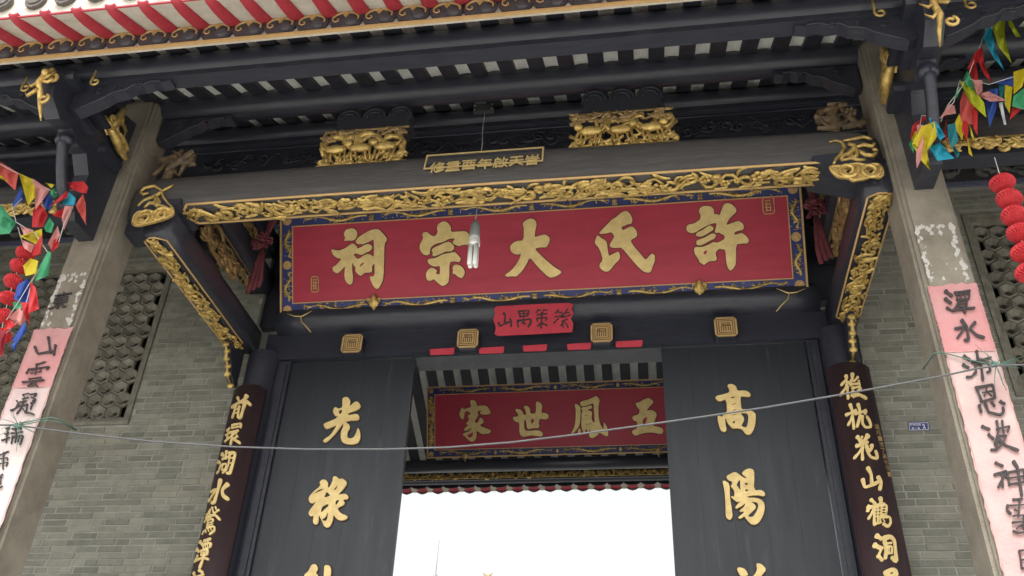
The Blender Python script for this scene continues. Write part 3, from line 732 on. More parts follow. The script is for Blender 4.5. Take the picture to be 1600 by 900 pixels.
# openwork carvings standing on the tie beam
def openwork(x0, x1, z0, z1, seed, label):
    t = thing('gilded_carving', ((x0+x1)/2, -1.75, z0), label, 'carving', 'gilded openwork carvings on the black moon beam')
    H = z1-z0; c = MB(lambda u, v, w: Vector((x0+u, -1.77-w, z0+v)))
    carve(c, x1-x0, H, seed, th=.040, dens=1.5, depth=.05, leaves=False); carve(c, x1-x0, H*.3, seed+1, th=.12, dens=.45, depth=.05); c.tube([(0, .02, .02), (x1-x0, .02, .02)], .018, 6); obj('scrollwork', c, CARVE, t)
    c = MB(lambda u, v, w: Vector((x0+u, -1.77-w, z0+v)))
    carve(c, x1-x0-.03, H*.34, seed+7, th=.09, dens=.8, depth=.04); c.tube([(0.01, H*.33, .01), (x1-x0-.02, H*.34, .01)], .012, 5); 
    for v in c.v: v.z += H*.66
    obj('top_scrollwork', c, CARVED, t)
    R = random.Random(seed); c = MB(lambda u, v, w: Vector((x0+u, -1.82-w, z0+v)))
    for k in range(3):      # animal-like figures
        u = (x1-x0)*(.2+.28*k); v = H*.4; s_ = H*.22; d = R.choice((-1, 1))
        c.ball((u, v, .01), (s_*1.1, s_*.5, .03), 8, 5); c.ball((u+d*s_*1.1, v+s_*.6, .01), (s_*.45, s_*.4, .025), 7, 5)
        for q in (-.8, -.4, .5, .9): c.tube([(u+q*s_, v-s_*.2, .01), (u+q*s_+.01*d, v-s_, .01), (u+q*s_+.02*d, v-s_*1.5, .01)], [.013, .009, .007], 5)
        c.tube([(u-d*s_, v, .01), (u-d*s_*1.4, v+s_*.6, .01), (u-d*s_*1.1, v+s_*1.1, .01)], [.01, .009, .005], 5)
    obj('beast_figure', c, CARVE, t)
openwork(-2.527, -1.789, 6.46, 6.87, 41, 'gilded openwork carving standing on the beam above the two left characters')
openwork(-.50, .322, 6.46, 6.85, 53, 'wide gilded openwork carving of beasts standing on the beam right of the small inscription')

FIGM = mat('dusty_gilt', (.20, .135, .07), .6, .15, col2=(.06, .045, .035), nscale=20, mix=.95, bump=.3)
# transverse beams from each column back to the gate wall
def cross_beam(xc, z0, z1, Y0, Y1, gx0, gx1, seed, label, aged=False):
    t = thing('cross_beam', (xc, (Y0+Y1)/2, z0), label, 'beam', 'black cross beams with carved soffits')
    b = MB(); pr_ = melon(xc, .128, z0, z1); b.loft(pr_, list(np.linspace(Y0, Y1, 7)), 'y'); obj('beam_log', b, BLACK, t, fix=True)
    W_ = gx1-gx0; L = Y1-Y0-.16
    f = lambda u, v, w: Vector((gx0+v, Y0+.02+u, z0-.003-w))
    c = MB(f); carve(c, L, W_, seed, th=.06, dens=1.3, depth=.035)
    obj('carved_soffit', c, CARVED if aged else CARVE, t)
    c = MB(f); lp = [(.04, -.012), (L-.06, -.012), (L-.01, W_*.3), (L, W_*.5), (L-.01, W_*.7), (L-.06, W_+.012), (.04, W_+.012), (0, W_*.6), (0, W_*.3), (.04, -.012)]
    c.tube([(a, v, .004) for a, v in lp], .008, 5); obj('soffit_rim', c, TRIM if not aged else CARVED, t)
    return t
for side, xc, g0, g1, pos in ((0, -3.68, -3.79, -3.63, 'left'), (1, 1.665, 1.585, 1.75, 'right')):
    cross_beam(xc, 5.83, 6.12, -1.86, -.06, g0, g1, 61+side, f'lowest black cross beam with bright gilded soffit from the {pos} column to the gate wall')
    cross_beam(xc, 6.50, 6.78, -1.25, -.06, g0+.025, g1-.015, 71+side, f'middle black cross beam with aged gilded soffit above the lowest one on the {pos}', True)
    cross_beam(xc, 6.93, 7.18, -1.0, -.06, g0+.025, g1-.015, 81+side, f'topmost black cross beam with aged gilded soffit high on the {pos}', True)
    # pedestal with medallion between first and second beam
    t = thing('carved_pedestal', (xc, -1.15, 6.26), f'aged gilt carved pedestal with round medallion between the {pos} cross beams', 'carving', 'carved pedestals between cross beams')
    b = MB(); b.box(xc-.07, xc+.07, -1.25, -1.05, 6.10, 6.52); obj('post', b, DARKW, t)
    for s_ in (-1, 1):
        f = lambda u, v, w, s_=s_, xc=xc: Vector((xc+s_*(.075+w), -1.45+u, 6.13+v))
        c = MB(f)
        c.tube([(.28+.13*math.cos(a), .17+.13*math.sin(a), .01) for a in [2*math.pi*i/20 for i in range(21)]], .022, 6)
        for k in range(5): c.tube([(.21+.035*k, .17-.06, .005), (.2+.038*k, .17, .01), (.21+.035*k, .17+.07, .005)], .007, 4)
        obj('medallion', c, CARVED, t)
        c = MB(f); carve(c, .75, .24, 91+side, th=.07, dens=1.2, depth=.03); obj('cloud_scrollwork', c, CARVED, t)
    # upper pedestal carving on the inner side, near the wall
    t = thing('carved_pedestal', (xc, -.65, 6.95), f'small aged gilt carved block between the upper two {pos} cross beams', 'carving', 'carved pedestals between cross beams')
    b = MB(); b.box(xc-.07, xc+.07, -.75, -.55, 6.77, 6.94); obj('post', b, DARKW, t)
    for s_ in (-1, 1):
        c = MB(lambda u, v, w, s_=s_, xc=xc: Vector((xc+s_*(.075+w), -1.0+u, 6.75+v))); carve(c, .7, .18, 95+side, th=.07, dens=1.2, depth=.03); obj('cloud_scrollwork', c, CARVED, t)
    # hanging brace below the beam end at the wall
    sg = 1 if side == 0 else -1
    t = thing('hanging_brace', (xc, -.2, 5.55), f'small gilded brace under the wall end of the {pos} lowest cross beam', 'bracket', 'small gilded braces under beam ends')
    prb = [(0, .33), (.0, .25), (.05, .21), (.07, .14), (.13, .10), (.15, .03), (.26, -.03), (.30, -.03), (.30, .33)]
    b = MB(lambda u, v, w: Vector((g0+.05+w, -.37+u, 5.5+v))); b.prism([prb], 0, .06); obj('brace_board', b, BLACK, t, fix=True)
    c = MB()
    for k, (u, v) in enumerate(prb[1:7]):
        p = (g0+.08, -.385+u, 5.49+v); c.ball(p, (.035, .022, .026), 8, 5); c.tube(spiral(0, 0, .03, k, 1.1, 1, 9), .0) if False else None
    c.tube([(g0+.08, -.395+u, 5.495+v) for u, v in prb[1:7]], [.02, .012, .02, .011, .016, .008], 6); obj('brace_carving', c, CARVE, t)
    # aged gilt figure next to the column top on the inner side
    xi = -3.76 if side == 0 else 1.51
    t = thing('gilded_figure_bracket', (xi, -1.75, 6.45), f'aged gilt carved figure bracket standing on the moon beam beside the {pos} column', 'carving', 'aged gilt figures beside the columns')
    c = MB(lambda u, v, w: Vector((xi-.16+u, -1.75-w, 6.45+v))); carve(c, .32, .34, 111+side, th=.07, dens=1.1, depth=.08)
    c.tube([(.1, 0, .02), (.13, .12, .03), (.1, .22, .03), (.16, .32, .02)], [.04, .05, .04, .02], 7); obj('carved_figure', c, FIGM, t)

# ------------------------------------------------------------------ projecting eave brackets in front of each column
for xc, pos in ((-4.2, 'left'), (1.905, 'right')):
    t = thing('eave_bracket', (xc, -2.33, 5.75), f'black stepped bracket arm with gilded dragon jutting from the {pos} stone column to the eave', 'bracket', 'black eave bracket arms on the stone columns')
    f = lambda u, v, w, xc=xc: Vector((xc+w, u, v))
    b = MB(f); b.prism([[(-1.908, 5.758), (-2.188, 5.748), (-2.23, 5.81), (-2.23, 6.163), (-2.334, 6.287), (-2.437, 6.266), (-2.562, 6.329), (-2.707, 6.287), (-2.852, 6.37), (-2.893, 6.536), (-2.831, 6.65), (-2.126, 6.93), (-1.908, 6.992)]], -.06, .06); obj('bracket_arm', b, BLACK, t, fix=True)
    for (yy, zz, w_, d, h) in ((-2.126, 6.391, .13, .11, .07), (-2.499, 6.412, .12, .1, .06), (-2.458, 6.536, .16, .13, .05), (-2.707, 6.578, .13, .11, .06)):
        b = MB(); z_ = zz; prf = [(yy-d, z_), (yy+d, z_), (yy+d*1.15, z_+h*.5), (yy+d*1.15, z_+h), (yy-d*1.15, z_+h), (yy-d*1.15, z_+h*.5)]; b.loft(prf, [xc-w_, xc+w_]); b.smooth.clear(); obj('block', b, BLACK, t, fix=True)
    b = MB(); b.tube([(xc, -2.271, 5.852), (xc, -2.354, 5.914), (xc, -2.437, 6.038), (xc, -2.499, 6.163), (xc, -2.541, 6.287)], [.05, .042, .04, .042, .055], 8); obj('curved_strut', b, BLACK, t)
    for k, (yy, zz) in enumerate(((-2.251, 5.831), (-2.52, 6.246))):
        b = MB(); b.ball((xc, yy, zz), (.075, .06, .045), 10, 6); obj('lotus_block', b, BLACK, t)
    c = MB(lambda u, v, w, xc=xc: Vector((xc-.0+u, -2.914-w, 6.184+v)))
    c.tube([(0, .0, -.12), (.0, .08, -.06), (.01, .16, 0), (-.02, .24, .02), (0, .33, .02), (.03, .4, .0)], [.006, .015, .022, .024, .022, .014], 7)
    c.ball((.01, .33, .03), (.030, .035, .03), 8, 6)
    for q in ((-.1, .22), (-.09, .12), (.1, .25), (.08, .32)): c.tube([(0, .18 if q[1] < .2 else .26, .02), (q[0]*.6, q[1]-.02, .03), (q[0], q[1]+.03, .02)], [.016, .012, .005], 5)
    c.tube(spiral(.06, .09, .045, 1.2, 1.1, -1, 14, .0, .4), .011, 6); c.tube(spiral(.06, .30, .04, 2.2, 1.0, -1, 12, .0, .4), .014, 6)
    obj('gilded_dragon', c, CARVE, t)
    for dx in (.28, -.28):
        c = MB(lambda u, v, w, xc=xc, dx=dx: Vector((xc+dx+u, -2.769-w, 6.578+v))); c.tube([(-.03, .12, 0), (-.03, .05, 0)]+spiral(.0, .0, .035, 3.1, .9, 1, 10, 0, .5), .009, 5); obj('gilded_hook', c, CARVE, t)
    sg = 1 if pos == 'left' else -1
    t = thing('gilded_lion_bracket', (xc+.12*sg, -2.13, 6.58), f'bright gilded lion figure tucked between the {pos} column top and its bracket arm', 'carving', 'gilded lions beside the column tops')
    c = MB(lambda u, v, w, xc=xc: Vector((xc+.06+w if xc < 0 else xc-.06-w, -2.354+u, 6.515+v)))
    c.tube([(0, .12, .06), (.1, .1, .06), (.2, .06, .07), (.3, .02, .06)], [.02, .035, .04, .025], 8); c.ball((.3, .05, .06), (.04, .035, .035), 8, 6)
    c.tube([(.08, .1, .06), (.12, .2, .06), (.16, .34, .05), (.18, .42, .04)], [.03, .04, .028, .012], 8); c.ball((.15, .25, .06), (.04, .04, .035), 8, 6)
    carve(c, .36, .3, 121, th=.06, dens=.7, depth=.08, vine=False); obj('lion_body', c, CARVE, t)

# ------------------------------------------------------------------ side bays: tie beams beyond the columns
for (a, c1, pos, sd) in ((-7.4, -4.36, 'left', 131), (2.085, 5.4, 'right', 137)):
    t = thing('side_tie_beam', ((a+c1)/2, -1.75, 6.1), f'black beam with gilded scroll running off beyond the {pos} stone column', 'beam', 'side bay beams')
    b = MB(); b.loft(melon(-1.75, .14, 6.207, 6.488), [a, c1]); obj('beam_log', b, BEAMM, t, fix=True)
    c = MB(lambda u, v, w, a=a: Vector((a+u, -1.87-w, 6.10+v))); carve(c, c1-a, .13, sd, th=.10, dens=1.1, depth=.03); 
    c.tube([(0, .13, .01), (c1-a, .13, .01)], .008, 5); obj('gilded_scroll_edge', c, CARVE, t)
    b = MB(); b.box(a, c1, -1.83, -1.69, 6.12, 6.215); obj('lower_board', b, BLACK, t)

# ------------------------------------------------------------------ gate wall: brick walls with ceramic lattice windows
CH, BL, JT = .058, .224, .0075
LZ0, LZ1 = 5.27, 6.92
def brick_wall(x0, x1, lx0, lx1, label, latlabel, keep):
    w = thing('brick_wall', ((x0+x1)/2, .1, 0), label, 'wall')
    b = MB()
    for (a, c1, za, zb) in ((x0, x1, .55, LZ0-.1), (x0, x1, LZ1+.1, 7.34), (x0, lx0-.1, LZ0-.1, LZ1+.1), (lx1+.1, x1, LZ0-.1, LZ1+.1)):
        if c1-a > .02: b.box(a, c1, .0045, .34, za, zb)
    obj('mortar_bed', b, MORTAR, w)
    R = random.Random(7); cand = []
    nrow = int((7.32-2.6)/CH)
    for j in range(nrow):
        z = 2.6+j*CH; x = x0+.003-R.choice((0, .5, .25, .75))*BL
        while x < x1-.02:
            l = BL*R.choice((1, 1, 1, 1, .96, .5)) if R.random() < .9 else BL*.8
            a, e = max(x, x0+.003), min(x+l, x1-.003)
            x += l+JT
            for (p, q) in ([(a, e)] if not (z+CH > LZ0-.1 and z < LZ1+.1) else [(a, min(e, lx0-.103)), (max(a, lx1+.103), e)]):
                if q-p > .03: cand.append((p, q, z))
    def vis(c):
        p = Vector(((c[0]+c[1])/2, 0, c[2]))-CAM; zz = p.dot(_fw); X = 800+F_PX*p.dot(RI)/zz; Y = 450-F_PX*p.dot(UP)/zz
        if not (0 < X < 1600 and 0 < Y < 905): return 1e9
        # hidden by the stone column?
        q = CAM+(Vector(((c[0]+c[1])/2, 0, c[2]))-CAM)*(5.0/7); 
        hid = any(A < q.x < B for A, B in ((-4.2, -3.93), (1.7, 1.97)))
        return c[2]+(50 if hid else 0)
    cand.sort(key=vis); cache = {}
    rest = MB()
    for i, (p, q, z) in enumerate(cand):
        l = round(q-p, 2); py = R.uniform(-.0035, .002); dz = R.uniform(-.0015, .0015)
        if i < 300 and vis((p, q, z)) < 1e8:
            if l not in cache:
                k = MB(); h = CH-JT; e = .003; s = l/2-.001
                vs = [(-s, .02, 0), (s, .02, 0), (s, .02, h), (-s, .02, h), (-s, .0+e, e*.5), (s, e, e*.5), (s, e, h-e*.5), (-s, e, h-e*.5),
                      (-s+e, 0, e), (s-e, 0, e), (s-e, 0, h-e), (-s+e, 0, h-e)]
                fs = [(0,1,5,4),(1,2,6,5),(2,3,7,6),(3,0,4,7),(4,5,9,8),(5,6,10,9),(6,7,11,10),(7,4,8,11),(8,9,10,11)]
                k.add(vs, fs); cache[l] = k.mesh('brick', BRICK)
            inst('brick', cache[l], ((p+q)/2, py, z+JT/2+dz), w)
        else:
            rest.box(p, q, py, .02, z+JT/2+dz, z+CH-JT/2+dz)
    o = obj('brickwork', rest, BRICK, w); o['kind'] = 'stuff'
    # lattice window
    lw = thing('lattice_window', ((lx0+lx1)/2, .1, LZ0), latlabel, 'window', 'hexagon lattice windows in the brick walls')
    b = MB()
    for (g_, yy) in ((.0, -.018), (.032, .012), (.062, .045)):
        A, B, C_, D = lx0-.1+g_, lx1+.1-g_, LZ0-.1+g_, LZ1+.1-g_
        b.prism([[(A, C_), (B, C_), (B, D), (A, D)], [(A+.03, C_+.03), (B-.03, C_+.03), (B-.03, D-.03), (A+.03, D-.03)]], 0, 0)
    b = MB()
    for (g_, yy) in ((.0, -.018), (.033, .012), (.066, .045)):
        A, B, C_, D = lx0-.1+g_, lx1+.1-g_, LZ0-.1+g_, LZ1+.1-g_
        for q in ((A, B, C_, C_+.031), (A, B, D-.031, D), (A, A+.031, C_+.031, D-.031), (B-.031, B, C_+.031, D-.031)):
            b.box(q[0], q[1], yy, .2, q[2], q[3])
    obj('window_frame', b, LATT, lw)
    hx = MB(); an = [math.pi/6+math.pi/3*i for i in range(6)]; vs = []
    for (r, yy, ox, oz, sq) in ((.083, .03, 0, 0, 1), (.080, .004, 0, 0, 1), (.068, -.002, 0, 0, 1), (.028, .040, .010, -.008, .8), (.027, .16, .010, -.008, .8)):
        vs += [(ox+r*math.cos(a), yy, oz+r*sq*math.sin(a)) for a in an]
    hx.add(vs, [(k*6+i, k*6+(i+1) % 6, k*6+6+(i+1) % 6, k*6+6+i) for k in range(4) for i in range(6)])
    hm = hx.mesh('lattice_block', LATT)
    Rr = random.Random(3)
    nz = int((LZ1-LZ0)/.125); 
    for j in range(nz+1):
        z = LZ0+.06+j*.1255
        x = lx0+.04+(.0725 if j % 2 else 0)
        while x < lx1-.03:
            if z < LZ1: inst('lattice_block', hm, (x, .045+Rr.uniform(-.004, .004), z), lw)
            x += .145
    b = MB(); b.box(lx0-.1, lx1+.1, .3, .34, LZ0-.1, LZ1+.1); obj('dark_backing', b, mat('lattice_dark', (.04, .04, .035), .9), lw)
    return w
brick_wall(-7.6, -3.66, -6.4, -4.78, 'grey brick wall left of the gate behind the left stone column', 'lattice window of hexagonal ceramic blocks behind the left stone column', 0)
brick_wall(1.78, 5.6, 2.98, 4.6, 'grey brick wall right of the gate behind the right stone column', 'lattice window of hexagonal ceramic blocks behind the right stone column', 0)
# painted frieze above the brick walls and dark boarding up to the roof
BLUEL = mat('blue_frieze_paint', (.075, .085, .17), .7, col2=(.16, .16, .20), nscale=35, mix=.9)
GREY = mat('grey_plaster_relief', (.17, .165, .155), .85, col2=(.05, .05, .05), nscale=14, mix=.9, bump=.4)
for a, c1, pos in ((-7.6, -3.66, 'left'), (1.78, 5.6, 'right')):
    t = thing('painted_frieze', ((a+c1)/2, -.02, 7.34), f'grey relief frieze with thin blue border above the {pos} brick wall', 'frieze', 'friezes above the brick walls')
    b = MB(); b.box(a, c1, -.01, .3, 7.345, 7.4); obj('blue_border', b, BLUEL, t)
    b = MB(); b.box(a, c1, .0, .3, 7.402, 8.2); obj('frieze_panel', b, mat('dark_frieze_ground', (.045, .045, .045), .85), t)
    c = MB(lambda u, v, w, a=a: Vector((a+u, -.0-w, 7.43+v))); carve(c, c1-a, .3, 151, th=.07, dens=.8, depth=.03); obj('plaster_relief', c, GREY, t)
# gable end walls and dark boarding over the gate
for nm, x in (('gable_wall_left', -7.8), ('gable_wall_right', 5.6)):
    b = MB(lambda u, v, w, x=x: Vector((x+w, u, v))); b.prism([[(-1.9, .55), (4.4, .55), (4.4, zr(4.4)+.1), (YR, zf(YR)+.1), (-1.9, zf(-1.9)+.1)]], 0, .2); struct(nm, b, GREY)
b = MB(); b.box(-3.66, 1.78, .06, .16, 6.2, 8.26); solo('gate_boarding', b, DARKW, 'dark board panel above the gate behind the big red plaque', 'panel')
for nm, (a, c1) in (('left', (-7.6, -3.66)), ('right', (1.78, 5.6))):
    b = MB(); b.box(a, c1, .35, 4.3, 7.42, 7.46); o = solo('ceiling_board', b, DARKW, f'dark ceiling boards inside the {nm} side room', 'ceiling')
    b = MB(); x = -3.9 if nm == 'left' else 1.98; b.box(x-.1, x+.1, .35, 4.4, .55, 7.41); solo('inner_wall', b, mat('pale_plaster', (.42, .42, .39), .85, col2=(.30, .30, .28), nscale=3), f'grey inner side wall on the {nm} of the passage', 'wall')

# ------------------------------------------------------------------ gate: posts, leaves, lintel
gate = thing('gateway', (-.95, .05, .55), 'black timber surround with lintel and round side posts around the doorway', 'gateway')
for nm, a, c1, y0 in (('post', -3.64, -3.36, -.14), ('post', 1.45, 1.76, -.14)):
    b = MB(); xc = (a+c1)/2; b.loft([(xc+.15*math.cos(q), .02+.17*math.sin(q)) for q in [2*math.pi*i/20 for i in range(20)]], [0, 1])
    b2 = MB(); 
    vs = [(xc+.16*math.cos(q), .03+.17*math.sin(q), z) for z in (.55, 5.83) for q in [2*math.pi*i/20 for i in range(20)]]
    b2.add(vs, [(i, (i+1) % 20, 20+(i+1) % 20, 20+i) for i in range(20)], True); obj('post', b2, BLACK, gate)
for a, c1 in ((-3.345, -3.225), (1.345, 1.44)):
    b = MB(); b.box(a, c1, -.03, .2, .55, 5.75); obj('jamb', b, BLACK, gate)
    b = MB(); b.box(a+.03, c1-.03, -.045, -.03, .55, 5.72); obj('jamb_bead', b, BLACK, gate)
b = MB(); b.box(-3.5, 1.6, -.04, .16, 5.765, 6.04); obj('lintel', b, BLACK, gate)
b = MB(); b.box(-2.07, .14, -.05, .20, 5.722, 5.762); obj('lintel_edge', b, LEAFM, gate)
b = MB(); b.box(-3.5, 1.6, .09, .2, 3.0, 5.70) if False else None
def leaf(x0, x1, label, npl):
    t = thing('door_leaf', ((x0+x1)/2, .04, .55), label, 'door', 'tall black door leaves')
    w = (x1-x0)/npl; R = random.Random(npl)
    for i in range(npl):
        b = MB(); d = R.uniform(0, .0012); b.box(x0+i*w+.0004, x0+(i+1)*w-.0004, .0+d, .055, .6, 5.745); obj('plank', b, LEAFM, t)
    return t
lL = leaf(-3.22, -2.062, 'left black plank door leaf with large gilt characters', 5)
lR = leaf(.132, 1.335, 'right black plank door leaf with large gilt characters', 5)
UX, UZ = Vector((1, 0, 0)), Vector((0, 0, 1)); DO = Vector((0, -.004, 5))
G_KUANG = [[[195,400,240,380,330,345,370,310,335,310,305,260,315,220,335,200,370,225,420,205,415,110,440,85,480,85,512,130,500,200,560,140,600,140,632,185,620,220,560,250,480,275,485,300,580,280,610,300,615,340,600,358,500,362,450,375,500,410,505,450,475,500,475,560,510,572,550,560,580,500,600,440,625,490,628,570,600,625,540,640,460,635,415,610,398,570,400,490,425,440,430,385,370,470,320,530,250,600,210,620,190,600,210,575,280,530,340,440,350,410,290,440,230,462,205,435],[378,240,412,228,412,270,375,290]]]
G_LU = [[[215,350,270,290,350,225,335,180,370,150,410,155,438,190,435,250,455,240,490,170,495,120,525,110,575,150,600,135,655,175,655,210,600,280,550,330,640,315,680,350,665,385,610,385,635,420,620,450,540,490,590,550,660,575,668,605,620,628,570,630,530,605,500,560,490,640,460,700,420,718,385,690,360,625,340,590,330,560,325,660,290,682,258,655,270,570,235,585,210,560,215,520,270,450,300,410,240,435,210,400],
  [255,330,330,265,400,265,350,285,290,310],[420,290,465,340,440,350,410,360,390,350,410,320],[505,270,545,222,550,225,525,275],[525,395,572,390,550,430,525,455],[365,470,400,450,440,435,445,460,400,500,350,545],[360,625,410,590,440,520,425,640]]]
G_GAO = [[[205,240,225,222,300,205,370,182,370,140,347,105,365,85,410,85,450,110,465,165,540,158,590,170,622,205,610,232,580,232,500,222,505,300,512,380,570,380,620,390,660,415,682,440,675,560,650,630,620,672,580,678,550,655,520,610,470,598,410,605,380,575,345,530,335,490,322,487,325,560,340,610,330,640,295,642,265,615,250,560,235,500,235,450,290,470,305,430,345,410,340,300,325,262,290,275,260,288,225,270],
  [380,238,440,228,425,248,395,252],[397,325,445,305,440,318,400,330],[405,388,452,378,445,390,410,396],[390,448,460,430,460,438,420,450],[500,428,530,418,590,430,595,500,575,590,540,590,510,570,545,510,540,470],[408,525,445,512,430,545,415,545]]]
G_YANG = [[[178,245,210,240,262,280,265,430,285,560,298,660,270,702,235,685,215,650,215,520,205,380,190,290]],
  [[220,190,270,160,325,135,375,170,435,210,470,210,400,160,430,120,490,95,540,110,552,160,545,355,630,348,670,375,680,405,660,425,600,410,540,412,470,425,475,440,560,440,630,460,672,510,670,600,640,680,590,745,540,758,500,740,450,680,435,655,400,680,365,685,365,665,400,640,440,600,385,605,375,590,430,550,450,500,400,540,340,570,325,555,350,520,400,470,360,495,320,470,277,432,285,420,315,430,320,360,272,302,290,290,290,245,250,240],
  [380,222,340,290,365,320,390,360,385,260],[440,268,475,265,472,290,440,290],[445,342,478,342,475,365,445,362],[510,490,580,490,600,530,580,600,530,670,470,655,520,610,575,555,550,510]]]
for sh_, ox, oy, par in ((G_KUANG, 480, 610, lL), (G_LU, 455, 730, lL), (G_GAO, 1090, 590, lR), (G_YANG, 1105, 720, lR)):
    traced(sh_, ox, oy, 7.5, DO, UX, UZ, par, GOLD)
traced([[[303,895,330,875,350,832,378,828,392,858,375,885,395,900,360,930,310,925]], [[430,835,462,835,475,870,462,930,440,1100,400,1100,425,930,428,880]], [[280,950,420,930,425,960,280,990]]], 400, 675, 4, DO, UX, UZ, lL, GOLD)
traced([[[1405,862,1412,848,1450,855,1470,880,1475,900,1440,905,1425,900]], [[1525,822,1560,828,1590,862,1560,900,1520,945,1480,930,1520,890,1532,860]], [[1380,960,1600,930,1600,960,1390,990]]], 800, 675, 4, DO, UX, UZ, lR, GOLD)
# door pins: square seal-face studs on the lintel
def seal_face(mb, u, v, r, w, seed):
    R = random.Random(seed)
    for k, rr in enumerate((.80, .62)):
        q = r*rr; mb.tube([(u-q, v-q, w), (u+q, v-q, w), (u+q, v+q, w), (u-q, v+q, w), (u-q, v-q, w)], r*.045, 4)
    for k in range(5):
        x = u+(k-2)*r*.2; mb.tube([(x, v-r*.45, w), (x, v+r*R.uniform(.0, .42), w)], r*.04, 4)
    for k in range(3): mb.tube([(u-r*.4, v+r*(.1+.15*k), w), (u+r*.4, v+r*(.1+.15*k), w)], r*.035, 4)
SEALD = mat('seal_dark_line', (.09, .05, .03), .7)
for i, (x, y) in enumerate(((550, 537), (731, 529), (940, 520), (1134, 511))):
    p = onY(x, y, -.13)
    t = thing('door_pin', (p.x, -.09, p.z), ['leftmost of the four square gilt seal studs on the lintel', 'square gilt seal stud left of the small red paper banner', 'square gilt seal stud right of the small red paper banner', 'rightmost of the four square gilt seal studs on the lintel'][i], 'stud', 'four square seal studs on the lintel')
    f = frame((p.x, -.13, p.z), (1, 0, 0), (0, 0, 1), (0, -1, 0)); r = .098; c_ = .025
    b = MB(f); b.prism([[(-r+c_, -r), (r-c_, -r), (r, -r+c_), (r, r-c_), (r-c_, r), (-r+c_, r), (-r, r-c_), (-r, -r+c_)]], -.09, 0); obj('stud_body', b, BLACK, t, fix=True)
    b = MB(f); r2 = r-.003; b.prism([[(-r2+c_, -r2), (r2-c_, -r2), (r2, -r2+c_), (r2, r2-c_), (r2-c_, r2), (-r2+c_, r2), (-r2, r2-c_), (-r2, -r2+c_)]], .001, .008); gf = obj('gilt_face', b, TRIM, t, fix=True)
    b = MB(f); seal_face(b, 0, 0, r*.95, .008, i); obj('seal_pattern', b, SEALD, gf)
# beam between lintel and plaque
t = thing('lintel_beam', (-.95, -.05, 6.05), 'rounded black beam directly under the big red plaque', 'beam')
b = MB(); xs = list(np.linspace(-3.4, 1.5, 21)); pr_ = [(-.03+.165*math.cos(a)*(1 if math.cos(a) > 0 else 1), 6.155+.135*math.sin(a)) for a in [2*math.pi*i/18 for i in range(18)]]
b.loft(pr_, xs); obj('beam_log', b, BLACK, t, fix=True)
for xs_, s_ in ((-3.28, 1), (1.38, -1)):
    c = MB(lambda u, v, w, xs_=xs_, s_=s_: Vector((xs_+s_*u, -.205-w+.25*max(0, 6.13-(5.96+v))*0, 5.96+v)))
    c.tube([(0, .2, 0), (.08, .165, 0), (.15, .16, 0), (.24, .215, 0)], [.003, .006, .007, .003], 5); c.tube([(.14, .16, 0), (.16, .1, 0), (.22, .04, 0), (.27, -.02, .0)], [.006, .006, .006, .003], 5)
    obj('gold_line', c, GOLD, t)
# small red banner and strips
ban = thing('red_paper_banner', (-.99, -.21, 6.03), 'small torn red paper banner with four black characters under the big plaque', 'paper banner')
fb, ib = planeY(-.212)
def pq(pts, Y): return [(lambda p: (p.x, p.z))(onY(x, y, Y)) for x, y in pts]
R = random.Random(4)
edge = [(776, 479), (810, 477), (850, 475), (890, 473.5), (896, 476), (893, 482), (896, 490), (892, 498), (896, 506), (894, 519), (860, 521), (820, 523), (778, 525), (773, 522), (775, 512), (771, 500), (774, 490), (772, 482)]
b = MB(fb); b.prism([pq(edge, -.212)], -.0, .003); obj('paper_sheet', b, PAPER, ban, fix=True)
fb2, ib2 = planeY(-.2155)
strokes([[290,262,315,300,305,420,40],[200,420,225,480,310,435,400,400,34],[395,355,420,400,410,485,34]], 760, 465, 10.667, fb2, ib2, ban, INK, w0=0, w1=.002)
for dat in ([[540,240,562,312,34],[540,230,710,215,690,300,30],[625,230,620,440,26],[560,275,690,265,20],[560,322,680,305,26],[520,400,530,490,36],[520,390,740,360,745,400,700,490,36],[600,420,650,442,28]],
    [[860,200,830,250,26],[870,215,912,210,24],[960,200,940,245,24],[970,210,1015,216,24],[850,290,1010,270,26],[840,360,850,400,24],[840,350,1010,330,990,385,26],[925,260,910,512,32],[910,430,850,480,28],[930,430,1012,466,32]],
    [[1200,200,1150,260,26],[1170,240,1270,250,1240,330,26],[1150,320,1250,310,24],[1200,350,1125,425,28],[1300,262,1380,250,24],[1350,200,1260,330,28],[1290,330,1400,290,26],[1260,400,1350,360,26],[1300,400,1240,470,26],[1270,440,1280,500,24],[1330,430,1362,500,26]]):
    strokes(dat, 760, 465, 10.667, fb2, ib2, ban, INK, w0=0, w1=.002)
for i, (x, y, w) in enumerate(((691, 549.5, 39), (768, 547.5, 40), (836, 544, 38), (905, 541.5, 38), (983, 537.5, 43))):
    pts = [(x-w/2, y-3.5), (x+w/2, y-6), (x+w/2-1, y+3), (x+w/2-4, y+4.5), (x-w/2+1, y+5.5)]
    b = MB(planeY(-.056)[0]); b.prism([pq(pts, -.056)], 0, .004)
    solo('red_paper_strip', b, PAPER, ['first red paper strip from the left on the lintel edge', 'second red paper strip from the left on the lintel edge', 'middle one of the five red paper strips on the lintel edge', 'second red paper strip from the right on the lintel edge', 'rightmost red paper strip on the lintel edge, with a torn corner'][i], 'paper strip', 'red paper strips along the lintel edge', fix=True)

